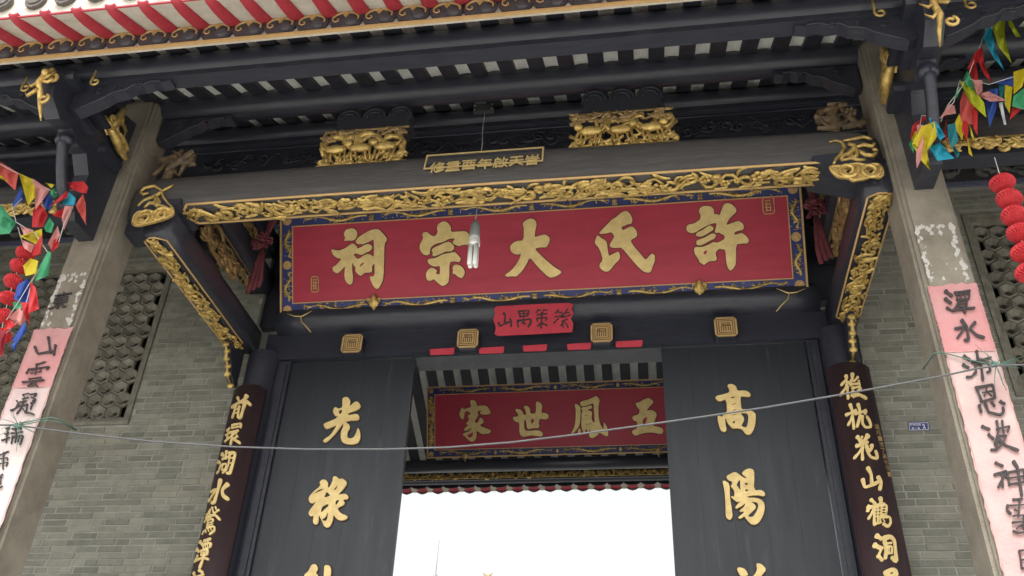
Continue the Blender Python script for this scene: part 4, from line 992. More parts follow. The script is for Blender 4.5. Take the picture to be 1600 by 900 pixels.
# ------------------------------------------------------------------ hanging couplet boards
def board_couplet(x0, x1, ztop, label):
    t = thing('couplet_board', ((x0+x1)/2, -.2, 2.2), label, 'sign board', 'curved maroon couplet boards')
    xc, hw = (x0+x1)/2, (x1-x0)/2; Yf = -.215; sag = .05
    fm = lambda u, v, w: Vector((u, Yf+sag*((u-xc)/hw)**2-w, v))
    b = MB(); K = 10; top = lambda u: ztop-.03*((u-xc)/hw)**4
    fr = [(xc+hw*(2*k/K-1)) for k in range(K+1)]; vs = []
    for z_ in (0, 1):
        for u in fr: q = fm(u, 0, 0); vs.append((u, q.y, 2.2 if z_ == 0 else top(u)))
        for u in fr: q = fm(u, 0, -.03); vs.append((u, q.y, 2.2 if z_ == 0 else top(u)))
    n = K+1; fs = []
    for k in range(K):
        fs += [(k, k+1, 2*n+k+1, 2*n+k), (n+k, n+k+1, 3*n+k+1, 3*n+k), (2*n+k, 2*n+k+1, 3*n+k+1, 3*n+k)]
    fs += [(0, n, 3*n, 2*n), (n-1, 2*n-1, 4*n-1, 3*n-1)]
    b.add(vs, fs, True); obj('board', b, MAROON, t, fix=True)
    return t, fm, (lambda x, y: (lambda p: (p.x, p.z))(onY(x, y, Yf)))
bL, fL, iL = board_couplet(-3.645, -3.345, 5.42, 'curved maroon couplet board with gilt characters hanging left of the gate')
Gk = dict(w0=.001, w1=.010)
for (ox, oy, sc2), dat in (((350, 610, 9), [[190,100,215,160,40],[320,85,295,140,250,165,52],[100,215,200,178,320,152,368,202,44],[160,205,140,300,112,375,42],[218,232,198,348,36],[140,270,190,264,20],[135,320,190,314,20],[297,190,265,300,235,400,200,372,46]]),
    ((350, 610, 9), [[25,548,72,522,30],[12,612,76,588,30],[5,705,70,662,34],[60,535,35,690,30],[112,520,120,490,30],[115,490,250,470,235,525,32],[152,490,148,530,16],[195,480,190,520,16],[112,532,225,515,22],[85,592,205,572,32],[95,650,185,600,26],[130,600,95,765,36],[125,685,225,742,42],[190,650,150,690,32]]),
    ((335, 700, 18), [[190,150,245,195,100],[75,355,140,400,95],[45,670,95,640,170,470,70],[215,300,400,262,70],[340,100,320,300,80],[225,470,210,620,50],[225,455,350,440,315,610,50],[215,625,300,610,50],[445,180,405,500,330,640,235,705,60],[430,160,600,140,545,400,440,740,365,715,85],[430,300,540,290,45],[405,440,510,430,45]]),
    ((300, 785, 7.83), [[200,100,150,190,24],[160,130,182,162,20],[215,80,205,190,24],[245,60,262,122,26],[330,98,270,142,26],[290,60,302,92,22],[180,180,135,228,26],[160,172,290,158,345,215,32],[240,150,230,200,20],[190,210,180,300,26],[190,215,267,205,255,240,24],[190,250,262,240,16],[190,278,258,268,16],[180,305,282,298,282,350,222,392,30],[137,345,112,378,24],[160,330,167,367,18],[197,325,207,357,18],[230,315,242,342,16]]),
    ((300, 785, 7.83), [[85,470,120,510,44],[40,560,72,592,44],[55,640,15,705,28],[12,712,45,700,26],[150,468,228,450,38],[130,520,140,570,24],[125,517,242,500,225,547,30],[170,480,165,550,16],[200,475,195,545,16],[140,572,210,560,18],[105,592,110,645,24],[105,590,203,580,190,642,28],[110,617,190,610,14],[110,648,190,640,22],[62,692,150,680,207,702,32],[155,640,122,740,95,798,38]]),
    ((300, 785, 7.83), [[8,855,28,905,40],[90,830,132,862,40],[60,905,150,885,24],[20,960,150,930,24]]),
    ((290, 750, 6), [[325,4,310,70,265,215,238,205,38],[225,95,288,80,200,185,26],[395,45,345,92,352,150,398,180,36]])):
    strokes(dat, ox, oy, sc2, fL, iL, bL, GOLD, fat=1.12, **Gk)
bR, fR, iR = board_couplet(1.445, 1.775, 5.42, 'curved maroon couplet board with gilt characters hanging right of the gate')
for (ox, oy, sc2), dat in (((1305, 580, 9), [[150,70,165,112,88,188,42],[172,160,150,235,78,325,42],[168,225,182,385,40],[240,50,238,130,205,175,50],[315,88,262,150,34],[215,198,330,178,36],[330,140,345,195,30],[240,245,345,222,36],[245,240,262,330,30],[355,245,300,300,225,352,34],[235,310,340,335,438,378,46],[255,368,345,338,28]]),
    ((1305, 580, 9), [[210,475,235,550,262,808,40],[160,608,230,587,290,555,42],[240,645,185,752,40],[320,475,345,560,345,640,308,782,44],[285,600,400,572,440,540,420,600,44],[378,640,378,740,425,798,508,782,482,690,445,640,40]]),
    ((1325, 675, 18), [[265,150,330,245,100],[390,150,345,270,60],[550,115,470,245,350,330,120],[245,395,400,370,540,295,95],[410,440,300,600,180,725,85],[392,480,405,785,88],[520,410,560,600,640,722,830,752,820,640,780,535,90],[665,390,690,440,590,540,105]]),
    ((1345, 775, 8.18), [[132,55,182,102,44],[250,35,262,90,200,150,50],[92,155,200,125,300,105,46],[88,190,100,125,36],[160,190,98,290,38],[165,150,172,372,38],[215,160,215,345,26],[185,190,265,180,22],[185,230,255,222,22],[185,268,250,262,22],[170,368,255,340,32],[262,120,262,270,30],[262,125,335,115,322,205,34],[265,168,320,160,18],[265,205,322,200,18],[265,238,330,232,20],[262,270,375,268,385,345,345,398,285,362,40],[285,305,305,335,16],[240,295,252,345,22]]),
    ((1345, 775, 8.18), [[205,515,262,552,58],[180,632,252,672,62],[272,665,232,745,34],[225,770,270,822,50],[302,590,320,700,312,800,46],[300,545,385,515,432,560,455,845,400,790,56],[332,612,392,602,30],[338,655,332,742,28],[338,652,398,645,395,722,28],[338,742,400,732,26],[360,670,360,720,22]]),
    ((1330, 720, 5), [[272,882,312,850,350,852,345,900,42],[290,905,360,885,26]])):
    strokes(dat, ox, oy, sc2, fR, iR, bR, GOLD, fat=1.12, w0=.001, w1=.010)
strokes([[130,62,155,105,160,195,32],[90,150,105,212,170,190,215,165,30],[212,132,238,165,222,225,34]], 1330, 720, 5, fR, iR, bR, GOLD, w0=.001, w1=.012)
for k in range(9):
    glyph('道光歲次丁亥仲秋重'[k], 1371+k*2.55, 664+k*9.2, 8, fR, iR, bR, CARVED, bold=.02, w0=.001, w1=.006, slant=.1, name='small_character')

# ------------------------------------------------------------------ main plaque
PO = Vector((-3.36, -.15, 6.16)); PU = Vector((1, 0, 0)); PV = Vector((0, -.45, .862)).normalized(); PN = PU.cross(PV)
def plaque(O, U, V, Wd, Hh, bw, red, label, name, parts):
    t = thing(name, O+U*(Wd/2), label, 'plaque')
    f = frame(O, U, V)
    b = MB(f); b.box(0, Wd, 0, Hh, -.05, 0); obj('backboard', b, BLUE, t, fix=True)
    b = MB(f); b.box(bw, Wd-bw, bw, Hh-bw, .001, .006); obj('red_panel', b, red, t, fix=True)
    for nm, (a, c1, d, e) in (('outer_rail', (0, Wd, 0, Hh)), ('inner_rail', (bw-.008, Wd-bw+.008, bw-.008, Hh-bw+.008))):
        w = .016 if nm[0] == 'o' else .009
        b = MB(f); b.prism([[(a, d), (c1, d), (c1, e), (a, e)], [(a+w, d+w), (c1-w, d+w), (c1-w, e-w), (a+w, e-w)]], .002, .022 if nm[0] == 'o' else .016); obj(nm, b, TRIM, t, fix=True)
    return t, f
PW, PH, PB = 4.77, .972, .125
pq_, fP = plaque(PO, PU, PV, PW, PH, PB, RED, 'huge red name plaque with five gilt characters and blue dragon border', 'name_plaque', 0)
nseg = 6; seg = (PW-2*PB)/nseg
for row, v0 in ((0, .02), (1, PH-PB+.008)):
    for k in range(nseg):
        b = MB(fP); u0 = PB+.03+k*seg; dragon(b, u0+.06, u0+seg-.06, v0, v0+.095, 200+row*10+k, flip=k < 3); obj('gilt_dragon', b, CARVE, pq_)
        if k:
            b = MB(fP); u = u0-.02
            for q in (-.018, 0, .018): b.tube([(u+q, v0+.01, .004), (u+q*.6, v0+.045, .006), (u+q, v0+.09, .004)], .005, 4)
            for q in (.02, .05, .075): b.tube([(u-.025, v0+q, .005), (u+.025, v0+q, .005)], .005, 4)
            obj('shou_emblem', b, CARVE, pq_)
for u0 in (.018, PW-PB+.008):
    for k, (va, vb) in enumerate(((PB+.02, PH/2-.06), (PH/2+.06, PH-PB-.02))):
        b = MB(lambda a, c, w, u0=u0: fP(u0+c, a, w)); dragon(b, va, vb, 0, .10, 230+k+int(u0*3), flip=bool(k)); obj('gilt_dragon', b, CARVE, pq_)
    for v in (.063, PH/2, PH-.063):
        b = MB(fP); medallion(b, u0+.048, v, .042); obj('rosette', b, TRIM, pq_)
G = {}
G['ci'] = [[[365,95,395,62,470,50,510,85,518,135,490,185,450,198,410,195,370,203,362,190,378,165,360,135]],
 [[215,300,235,302,300,315,370,290,420,255,455,230,480,235,515,270,515,292,560,275,620,240,655,235,690,260,690,290,660,318,610,340,570,365,535,358,500,345,472,358,490,385,515,410,545,405,600,365,650,352,690,372,712,390,712,185,690,190,640,215,570,242,555,232,530,240,505,225,498,205,522,165,580,125,660,80,720,62,770,65,810,105,865,170,860,200,835,230,830,400,825,600,810,680,775,745,745,765,715,745,690,700,668,650,663,615,720,615,720,460,700,480,685,500,692,545,680,568,640,572,600,572,580,595,558,610,535,600,510,575,495,560,497,510,475,490,468,455,455,465,457,560,468,620,462,690,435,715,400,700,370,650,365,600,375,495,340,530,300,570,275,580,240,560,225,530,230,505,265,490,325,420,330,408,290,405,240,375,215,325],[545,495,560,470,595,450,600,460,575,485,550,505]]]
G['zong'] = [[[195,330,215,290,240,240,225,210,235,180,270,170,300,180,330,210,370,222,390,205,410,170,397,130,410,85,450,55,490,45,530,65,562,110,562,170,620,168,735,158,780,205,785,320,700,320,660,338,610,322,585,300,580,288,615,250,560,245,520,258,480,285,420,300,370,315,330,350,318,380,315,430,275,445,240,435,205,395]],
 [[334,388,355,358,420,332,480,302,520,287,550,287,588,320,603,350,588,383,560,398,500,398,440,428,380,453,352,456,345,430,355,420]],
 [[288,505,310,485,370,480,420,457,470,430,540,418,610,404,635,430,675,475,680,495,655,525,600,515,545,520,543,740,510,785,465,805,430,785,360,720,340,735,315,745,285,735,270,690,275,640,310,600,350,587,400,620,395,640,378,655,435,675,435,560,390,578,340,568,300,540]],
 [[580,590,600,557,640,552,690,575,728,630,715,680,690,712,650,700,600,655,588,668,582,640,590,620]]]
G['da'] = [[[425,150,440,130,490,95,540,88,580,115,592,160,575,220,565,310,620,290,690,272,750,315,735,380,700,428,640,425,565,440,620,500,700,575,800,660,885,708,870,735,800,772,745,782,690,740,600,650,510,540,480,610,430,690,380,745,345,770,300,762,250,772,218,755,240,735,300,690,350,630,390,560,412,497,370,512,320,500,285,465,280,415,310,375,360,352,440,345,440,190]]]
G['shi'] = [[[265,345,300,300,385,215,420,175,475,145,520,100,570,75,605,80,640,120,662,165,655,210,645,228,610,228,530,262,550,305,600,275,640,255,675,265,710,310,720,355,705,380,635,420,680,490,750,570,800,635,825,642,860,600,890,570,925,595,925,660,900,720,880,785,850,798,790,785,720,720,640,630,535,500,480,508,420,505,392,485,405,450,450,378,435,345,410,320,370,335]],
 [[262,362,290,387,345,420,362,440,372,520,385,605,430,580,500,545,520,605,505,650,460,690,395,775,360,788,320,775,278,738,275,700,305,665,312,640,295,570,265,500,222,455,222,430,245,367]]]
G['xu'] = [[[240,345,262,310,330,298,400,255,412,195,388,165,395,125,430,95,490,90,545,105,568,145,565,190,600,185,630,205,650,150,670,90,700,60,750,60,790,85,830,130,825,165,780,205,740,250,705,318,770,295,850,265,890,285,915,320,910,370,850,380,805,400,803,432,850,420,890,405,940,440,980,492,960,530,900,530,822,540,825,760,800,815,762,852,730,820,710,760,700,600,660,600,632,588,590,625,585,655,600,710,585,735,510,738,470,765,448,785,430,765,400,755,385,715,345,660,330,610,338,577,375,569,420,574,500,547,560,512,600,525,690,480,690,435,655,420,625,400,590,408,570,395,605,290,540,298,480,323,400,368,340,406,290,410,245,380],[440,640,455,618,490,612,480,645,455,665]],
 [[354,430,367,402,430,374,500,326,530,320,563,347,558,373,520,396,470,426,415,454,370,448]], [[357,520,367,492,420,477,480,449,535,414,578,416,589,437,573,477,520,496,460,532,410,555,367,546]]]
LO = PO+PN*.0065
for k, (ox, oy) in (('ci', (490, 350)), ('zong', (630, 340)), ('da', (760, 330)), ('shi', (900, 320)), ('xu', (1040, 310))):
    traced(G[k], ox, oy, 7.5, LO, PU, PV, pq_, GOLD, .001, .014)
invP = lambda x, y: (lambda p: ((p-PO).dot(PU), (p-PO).dot(PV)))(onPlane(x, y, LO, PN))
for (x, y, rx, ry, rnd_) in ((492, 444, 5.5, 12, 0), (1201, 321, 9, 13, 1)):
    u, v = invP(x, y); du = abs(invP(x+rx, y)[0]-u); dv = abs(invP(x, y+ry)[1]-v); b = MB(fP)
    o = [(u+du*math.copysign(min(1, 1.25*abs(math.cos(a))), math.cos(a)), v+dv*math.copysign(min(1, 1.25*abs(math.sin(a))), math.sin(a)), .009) for a in [2*math.pi*i/20 for i in range(21)]]
    b.tube(o, .006, 4)
    for q in range(4): b.tube([(u-du*.6, v+dv*(-.6+.4*q), .008), (u+du*.6, v+dv*(-.6+.4*q), .008)], .006, 4)
    for q in (-.35, .3): b.tube([(u+du*q, v-dv*.7, .008), (u+du*q, v+dv*.7, .008)], .006, 4)
    obj('seal_mark', b, TRIM, pq_)
for x, y in ((585.5, 474), (1092.5, 452)):
    u, v = invP(x, y); b = MB(fP)
    b.ball((u, v, .03), (.05, .045, .02), 12, 6); b.tube([(u, v+.09, .03), (u, v+.05, .03), (u, v-.02, .035), (u, v-.075, .03)], [.004, .025, .02, .008], 7)
    for s_ in (-1, 1): b.tube([(u+s_*.03, v+.03, .03), (u+s_*.06, v+.05, .03), (u+s_*.05, v+.0, .03)], [.012, .01, .004], 5)
    solo('plaque_bracket', b, CARVE, 'gilt lotus shaped support under the big plaque, ' + ('left one' if x < 800 else 'right one'), 'bracket', 'gilt lotus supports under the big plaque')
# cloth rosettes at each side of the plaque
for x, pos, pts in ((-3.40, 'left', None), (1.46, 'right', None)):
    t = thing('cloth_rosette', (x, -.65, 6.6), f'dusty red cloth rosette with hanging tails at the {pos} edge of the big plaque', 'ribbon', 'red cloth rosettes beside the plaque')
    b = MB(); sg = -1 if x < 0 else 1
    R = random.Random(int(x*10))
    for k in range(2):
        b.tube([(x-.03*sg+.03*k, -.66, 7.05), (x+.0*sg+.02*k, -.68, 6.85), (x+.01*sg, -.70, 6.66)], [.045, .03, .02], 7, .5)
    obj('upper_band', b, RIBBON, t)
    b = MB(); b.ball((x, -.72, 6.6), (.05, .05, .05), 8, 6)
    for k in range(26):
        a = R.random()*6.28; e = R.uniform(-1, 1); d = Vector((math.cos(a)*math.cos(e), -abs(math.sin(a))*math.cos(e), math.sin(e)))
        c0 = Vector((x, -.72, 6.6)); s_ = d.cross(Vector((.3, .2, 1))).normalized()
        b.tube([tuple(c0+d*.02), tuple(c0+d*.075+s_*.02), tuple(c0+d*.10), tuple(c0+d*.07-s_*.02), tuple(c0+d*.02)], [.008, .018, .02, .018, .008], 5, .5)
    obj('rosette', b, RIBBON, t)
    for k in range(3):
        b = MB(); dx = (k-1)*.025; b.tube([(x+dx*.3, -.71, 6.55), (x+dx+.01*sg, -.69, 6.38), (x+dx*1.6+.02*sg, -.66, 6.22), (x+dx*1.8+.03*sg, -.66, 6.09+.03*k)], [.014, .022, .026, .02], 6, .4); obj('tail', b, RIBBON, t)

# ------------------------------------------------------------------ inner plaque and beam through the doorway
IO = Vector((-2.66, 3.0, 6.12)); IV = Vector((0, -.33, .79)).normalized(); IN_ = PU.cross(IV)
ip, fI = plaque(IO, PU, IV, 3.2, .856, .10, RED2, 'inner red plaque with four gilt characters seen through the doorway', 'inner_plaque', 0)
for row, v0 in ((0, .016), (1, .856-.09)):
    for k in range(4):
        b = MB(fI); u0 = .12+k*.74; dragon(b, u0+.02, u0+.66, v0, v0+.075, 300+row*10+k, flip=k % 2 == 0); obj('gilt_dragon', b, CARVE, ip)
        if k: 
            b = MB(fI); b.ball((u0-.03, v0+.037, .004), (.02, .028, .006), 8, 5); obj('pearl', b, CARVE, ip)
for u0 in (.012, 3.2-.09):
    b = MB(lambda a, c, w, u0=u0: fI(u0+c, a+.12, w)); carve(b, .62, .08, 320, th=.11, dens=1.2, depth=.006); obj('gilt_side_scroll', b, CARVE, ip)
    for v in (.05, .806):
        b = MB(fI); medallion(b, u0+.04, v, .03); obj('rosette', b, CARVE, ip)
G['jia'] = [[[160,330,180,280,198,235,228,268,270,250,325,240,325,200,312,170,320,140,360,135,390,155,408,190,408,220,460,210,540,215,580,260,605,300,595,330,530,342,470,342,450,320,455,300,485,280,440,285,410,305,430,335,425,360,370,440,400,465,430,440,450,385,480,385,505,430,495,460,445,490,500,520,590,550,610,575,590,600,540,612,480,615,440,590,405,565,408,640,385,700,345,725,310,715,260,670,235,640,205,632,230,600,310,570,335,515,290,555,240,572,225,555,250,520,300,480,265,485,258,465,290,425,300,405,280,370,285,350,330,330,290,300,262,285,240,310,235,350,222,405,205,410,175,380],[355,575,330,600,290,620,265,635,290,660,330,662,350,640]]]
G['world'] = [[[190,380,225,370,270,365,265,325,228,280,240,262,290,265,325,290,345,345,380,340,375,290,342,230,370,212,410,225,440,265,440,325,510,325,520,260,515,170,545,155,590,180,610,225,590,315,650,318,690,340,700,370,680,405,640,410,575,395,555,460,570,500,555,530,510,532,460,535,415,548,390,530,380,420,350,415,358,565,430,570,540,558,590,575,620,610,605,645,570,650,500,635,430,635,345,658,310,640,285,600,285,450,240,450,205,415],[450,405,495,400,480,460,455,470]]]
G['feng'] = [[[248,240,290,240,332,275,337,330,332,440,322,530,287,590,230,655,202,655,210,630,245,570,262,490,268,380,265,300]],
 [[328,215,350,200,440,175,510,145,545,122,585,145,608,185,590,240,585,380,600,480,620,540,655,590,660,540,658,490,690,530,715,580,730,680,700,695,650,670,600,635,570,680,520,715,485,720,450,690,460,660,440,640,430,600,400,590,405,640,375,650,360,600,345,545,350,400,345,370,365,340,345,310,345,287,420,275,480,255,498,270,490,300,440,310,435,328,480,335,500,360,490,400,490,440,500,475,520,495,533,500,528,400,520,300,520,225,480,235,420,262,370,270,345,265,330,245],[395,395,425,390,420,402,400,408],[400,452,422,448,420,455,402,458],[405,520,500,508,500,514,405,532],[452,590,480,620,515,635,495,650,462,640,455,620]],
 [[290,630,315,575,335,590,340,630,320,658,300,652]]]
G['five'] = [[[300,265,340,262,400,225,480,190,545,240,545,270,490,320,450,380,510,362,570,385,600,430,570,510,540,590,600,598,670,620,692,660,670,705,630,705,560,685,470,682,380,700,300,730,265,710,240,670,270,645,320,630,320,525,280,520,250,485,260,450,340,430,358,365,320,330,302,290],[400,490,465,462,445,530,430,595,398,598]]]
IL = IO+IN_*.0065
for k, (ox, oy) in (('jia', (700, 610)), ('world', (780, 610)), ('feng', (870, 605)), ('five', (960, 600))):
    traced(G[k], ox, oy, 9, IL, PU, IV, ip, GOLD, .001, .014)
for x, y in ((727, 712), (1029, 704)):
    p = onPlane(x, y, IL, IN_)-IO; b = MB(fI); b.ball((p.dot(PU), p.dot(IV), .03), (.045, .045, .02), 8, 5); b.tube([(p.dot(PU), p.dot(IV)+.05, .03), (p.dot(PU), p.dot(IV)-.07, .03)], [.02, .008], 6)
    solo('plaque_bracket', b, CARVED, 'small gilt support under the inner plaque, ' + ('left one' if x < 800 else 'right one'), 'bracket', 'small gilt supports under the inner plaque')
b = MB(); b.loft([(3.12+.085*math.cos(a), 6.068+.074*math.sin(a)) for a in [2*math.pi*i/18 for i in range(18)]], [-3.8, 1.88]); solo('inner_beam', b, BLACK, 'smooth rounded dark beam below the inner plaque', 'beam', fix=True)
t = thing('inner_gilded_board', (-1, 4.2, 6.4), 'narrow board with thin gilded carving under the rear rafters', 'carving')
b = MB(); b.box(-3.8, 1.88, 4.2, 4.24, 6.345, 6.62); obj('board', b, DARKW, t)
c = MB(lambda u, v, w: Vector((-3.8+u, 4.195-w, 6.348+v))); carve(c, 5.68, .10, 340, th=.12, dens=.9, depth=.015, leaves=False); c.tube([(0, .105, .01), (5.68, .105, .01)], .009, 5); c.tube([(0, .012, .01), (5.68, .012, .01)], .005, 5); obj('gilded_scroll', c, CARVE, t)

# ------------------------------------------------------------------ hanging bulb
YB = -1.25
pb = onY(757, 172, YB); zt = pb.z; xb = pb.x
t = thing('hanging_bulb', (xb, YB, onY(741, 415, YB).z), 'white energy saving lamp hanging on a thin cord in front of the big plaque', 'lamp')
z0 = onY(741, 345, YB).z; z1 = onY(741, 372, YB).z; z2 = onY(741, 383, YB).z; z3 = onY(741, 416, YB).z
b = MB(); R = random.Random(2); b.tube([(xb+.004*math.sin(k*1.7), YB, zt+(z0-zt)*k/14) for k in range(15)], .0042, 5); obj('cord', b, CORDL, t)
def lathe(mb, x, y, prof, n=16):
    vs = [(x+r*math.cos(2*math.pi*i/n), y+r*math.sin(2*math.pi*i/n), z) for r, z in prof for i in range(n)]
    mb.add(vs, [(k*n+i, k*n+(i+1) % n, (k+1)*n+(i+1) % n, (k+1)*n+i) for k in range(len(prof)-1) for i in range(n)]+[tuple(range(n)), tuple((len(prof)-1)*n+i for i in range(n))], True)
b = MB(); lathe(b, xb, YB, [(.008, z0+.01), (.013, z0), (.026, z0-.03), (.038, z0-.05), (.044, z1+.012), (.044, z1+.004), (.038, z1)]); obj('socket', b, mat('grey_plastic', (.42, .46, .45), .5), t)
WP = mat('white_plastic', (.92, .92, .88), .4, col2=(.7, .7, .68))
b = MB(); lathe(b, xb, YB, [(.036, z1+.002), (.044, z1-.01), (.046, z1-.018), (.042, z1-.022), (.048, z1-.028), (.049, z2+.006), (.046, z2-.008)]); bal = obj('ballast', b, WP, t)
WG = mat('white_glass_tube', (.95, .96, .94), .25, col2=(.92, .93, .91))
for dx, dy in ((-.022, -.019), (.022, -.019), (-.022, .019), (.022, .019)):
    b = MB(); b.tube([(xb+dx, YB+dy, z2), (xb+dx, YB+dy, z3+.014), (xb+dx, YB+dy, z3+.005), (xb+dx, YB+dy, z3)], [.019, .019, .016, .008], 12); obj('glass_tube', b, WG, bal)
t = thing('mounting_board', (xb, YB, zt), 'small dark board with four bright screws under the purlin holding the lamp cord', 'board')
b = MB(); b.box(xb-.10, xb+.09, YB-.02, YB+.03, zt-.02, zt+.06); mbd = obj('board', b, mat('board_green_black', (.05, .06, .055), .6), t)
for dx in (-.085, .07):
    for dz in (-.008, .045):
        b = MB(); b.ball((xb+dx, YB-.023, zt+dz), (.007, .006, .007), 7, 5); obj('screw', b, mat('screw_metal', (.8, .8, .8), .3, .6), mbd)

# ------------------------------------------------------------------ cable tied to both columns
P = [(-80, 660), (0, 664), (30, 665), (120, 677), (240, 690), (360, 698), (480, 702), (600, 702), (700, 699), (800, 691), (900, 679), (1000, 665), (1100, 651), (1200, 636), (1300, 619), (1400, 601), (1480, 586), (1520, 577), (1556, 571), (1610, 570), (1680, 573)]
b = MB(); b.tube([tuple(onY(x, y, -2.03+.05*math.sin(x/300.))) for x, y in P], .0058, 7); solo('power_cable', b, CORDM, 'grey cable sagging across the whole gateway between the two stone columns', 'cable')
def twine(x, pos, pts_list, seed, wrap):
    t = thing('green_twine', tuple(onY(x, 0, -2.03) if False else onY(x, 570 if pos == 'right' else 665, -2.03)), f'frayed green twine tying the cable round the {pos} stone column', 'twine', 'green twine ties on the columns')
    b = MB()
    for pl in wrap: b.tube([tuple(onY(a, c, yy)) for a, c, yy in pl], .004, 5)
    obj('loop', b, TWINE, t)
    R = random.Random(seed); b = MB(); x0, y0 = pts_list
    for k in range(14):
        a = R.uniform(0, 6.28); l = R.uniform(14, 44); bx = R.uniform(-12, 12)
        b.tube([tuple(onY(x0, y0, -2.04)), tuple(onY(x0+math.cos(a)*l*.5+bx*.3, y0+math.sin(a)*l*.5, -2.06)), tuple(onY(x0+math.cos(a)*l+bx, y0+math.sin(a)*l, -2.03))], [.0028, .0022, .0014], 4)
    for k in range(6): b.ball(tuple(onY(x0+R.uniform(-5, 5), y0+R.uniform(-4, 4), -2.045)), .012, 6, 4)
    obj('frayed_knot', b, TWINE, t)
twine(1556, 'right', (1556, 570), 5, [[(1443, 577, -1.75), (1458, 553, -1.932), (1470, 550, -1.95), (1500, 558, -1.955), (1530, 566, -1.955), (1556, 570, -2.03), (1580, 566, -1.942)], [(1442, 576, -1.75), (1462, 551, -1.942), (1474, 551, -1.95)]])
twine(25, 'left', (28, 663), 8, [[(28, 663, -2.03), (60, 656, -1.955), (80, 652, -1.95), (92, 655, -1.932), (120, 672, -1.7)], [(28, 665, -2.03), (70, 657, -1.955), (95, 660, -1.932), (118, 672, -1.7)]])

# ------------------------------------------------------------------ house number plate
t = thing('house_number_plate', (2.1, -.006, 4.93), 'small blue enamel house number plate with white 2 on the right brick wall', 'sign')
b = MB(planeY(-.004)[0]); b.prism([pq([(1419, 660), (1451, 659), (1452, 672.5), (1420, 673.5)], -.004)], 0, .006); obj('plate', b, mat('plate_blue', (.02, .03, .17), .35, col2=(.015, .02, .12)), t, fix=True); plate = bpy.data.objects['plate']
f2, i2 = planeY(-.0105); WH = mat('plate_white', (.7, .72, .75), .5)
glyph('2', 1443.5, 666, 9, f2, i2, plate, WH, bold=.03, slant=0, w0=0, w1=.001, jit=0)
for k, ch in enumerate('许地旧街'): glyph(ch, 1423.5+k*4.4, 663.7-k*.1, 4.0, f2, i2, plate, WH, bold=.01, slant=0, w0=0, w1=.001, jit=0, name='small_character')
for k, ch in enumerate('南一巷'): glyph(ch, 1426.5+k*4.4, 669.4-k*.1, 4.0, f2, i2, plate, WH, bold=.01, slant=0, w0=0, w1=.001, jit=0, name='small_character')
b = MB(f2); o = pq([(1420, 661), (1450.3, 660), (1451, 671.6), (1421, 672.6)], -.0105); ii = pq([(1420.8, 661.8), (1449.5, 660.8), (1450.2, 670.8), (1421.8, 671.8)], -.0105); b.prism([o, ii], 0, .001); obj('plate_border', b, WH, t)

# ------------------------------------------------------------------ pennants
PC = {'r': (.62, .03, .035), 'y': (.68, .55, .02), 'p': (.72, .32, .30), 'b': (.03, .09, .42), 'g': (.07, .42, .20), 'c': (.02, .38, .55), 'l': (.55, .62, .03), 'w': (.75, .76, .78), 'o': (.70, .12, .10), 't': (.02, .22, .26), 'd': (.28, .01, .02)}
def flagmat(k): return mat('pennant_'+{'r': 'red', 'y': 'yellow', 'p': 'pink', 'b': 'blue', 'g': 'green', 'c': 'cyan', 'l': 'lime', 'w': 'white', 'o': 'coral', 't': 'teal', 'd': 'dark_red'}[k], PC[k], .6, col2=tuple(c*.82 for c in PC[k]), nscale=20, mix=.5, trans=.35)
def flag(k, pts, Y, seed, parent):
    R = random.Random(seed); c = [sum(p[i] for p in pts)/len(pts) for i in (0, 1)]
    tx, ty = R.uniform(-.0022, .0022), R.uniform(-.0018, .0018); cur = R.uniform(.0006, .0014)*R.choice((-1, 1))
    # subdivide to a fan with curl
    ring = []
    for i in range(len(pts)):
        a = pts[i]; e = pts[(i+1) % len(pts)]
        ring += [a, ((a[0]+e[0])/2, (a[1]+e[1])/2)]
    rings = [[(c[0]+(x-c[0])*s, c[1]+(y-c[1])*s) for x, y in ring] for s in (1, .75, .5, .25)]
    def P(x, y): 
        dx, dy = x-c[0], y-c[1]; return onY(x, y, Y+tx*dx+ty*dy+.022*math.sin(dx*.33+dy*.12+seed)+cur*.12*dx*dx*.5)
    vs = [tuple(P(*p)) for r_ in rings for p in r_]+[tuple(P(*c))]; n = len(ring)
    fs = [(k_*n+i, k_*n+(i+1) % n, (k_+1)*n+(i+1) % n, (k_+1)*n+i) for k_ in range(3) for i in range(n)]+[(3*n+i, 3*n+(i+1) % n, 4*n) for i in range(n)]
    b = MB(); b.add(vs, fs, True); return obj('pennant', b, flagmat(k), parent)
def Q(s, ox, oy, l): return [(ox+l[i]/s, oy+l[i+1]/s) for i in range(0, len(l), 2)]
A = (4, 0, 225); B_ = (4, 0, 450); C2 = (4, 1200, 0); D2 = (4, 1200, 225)
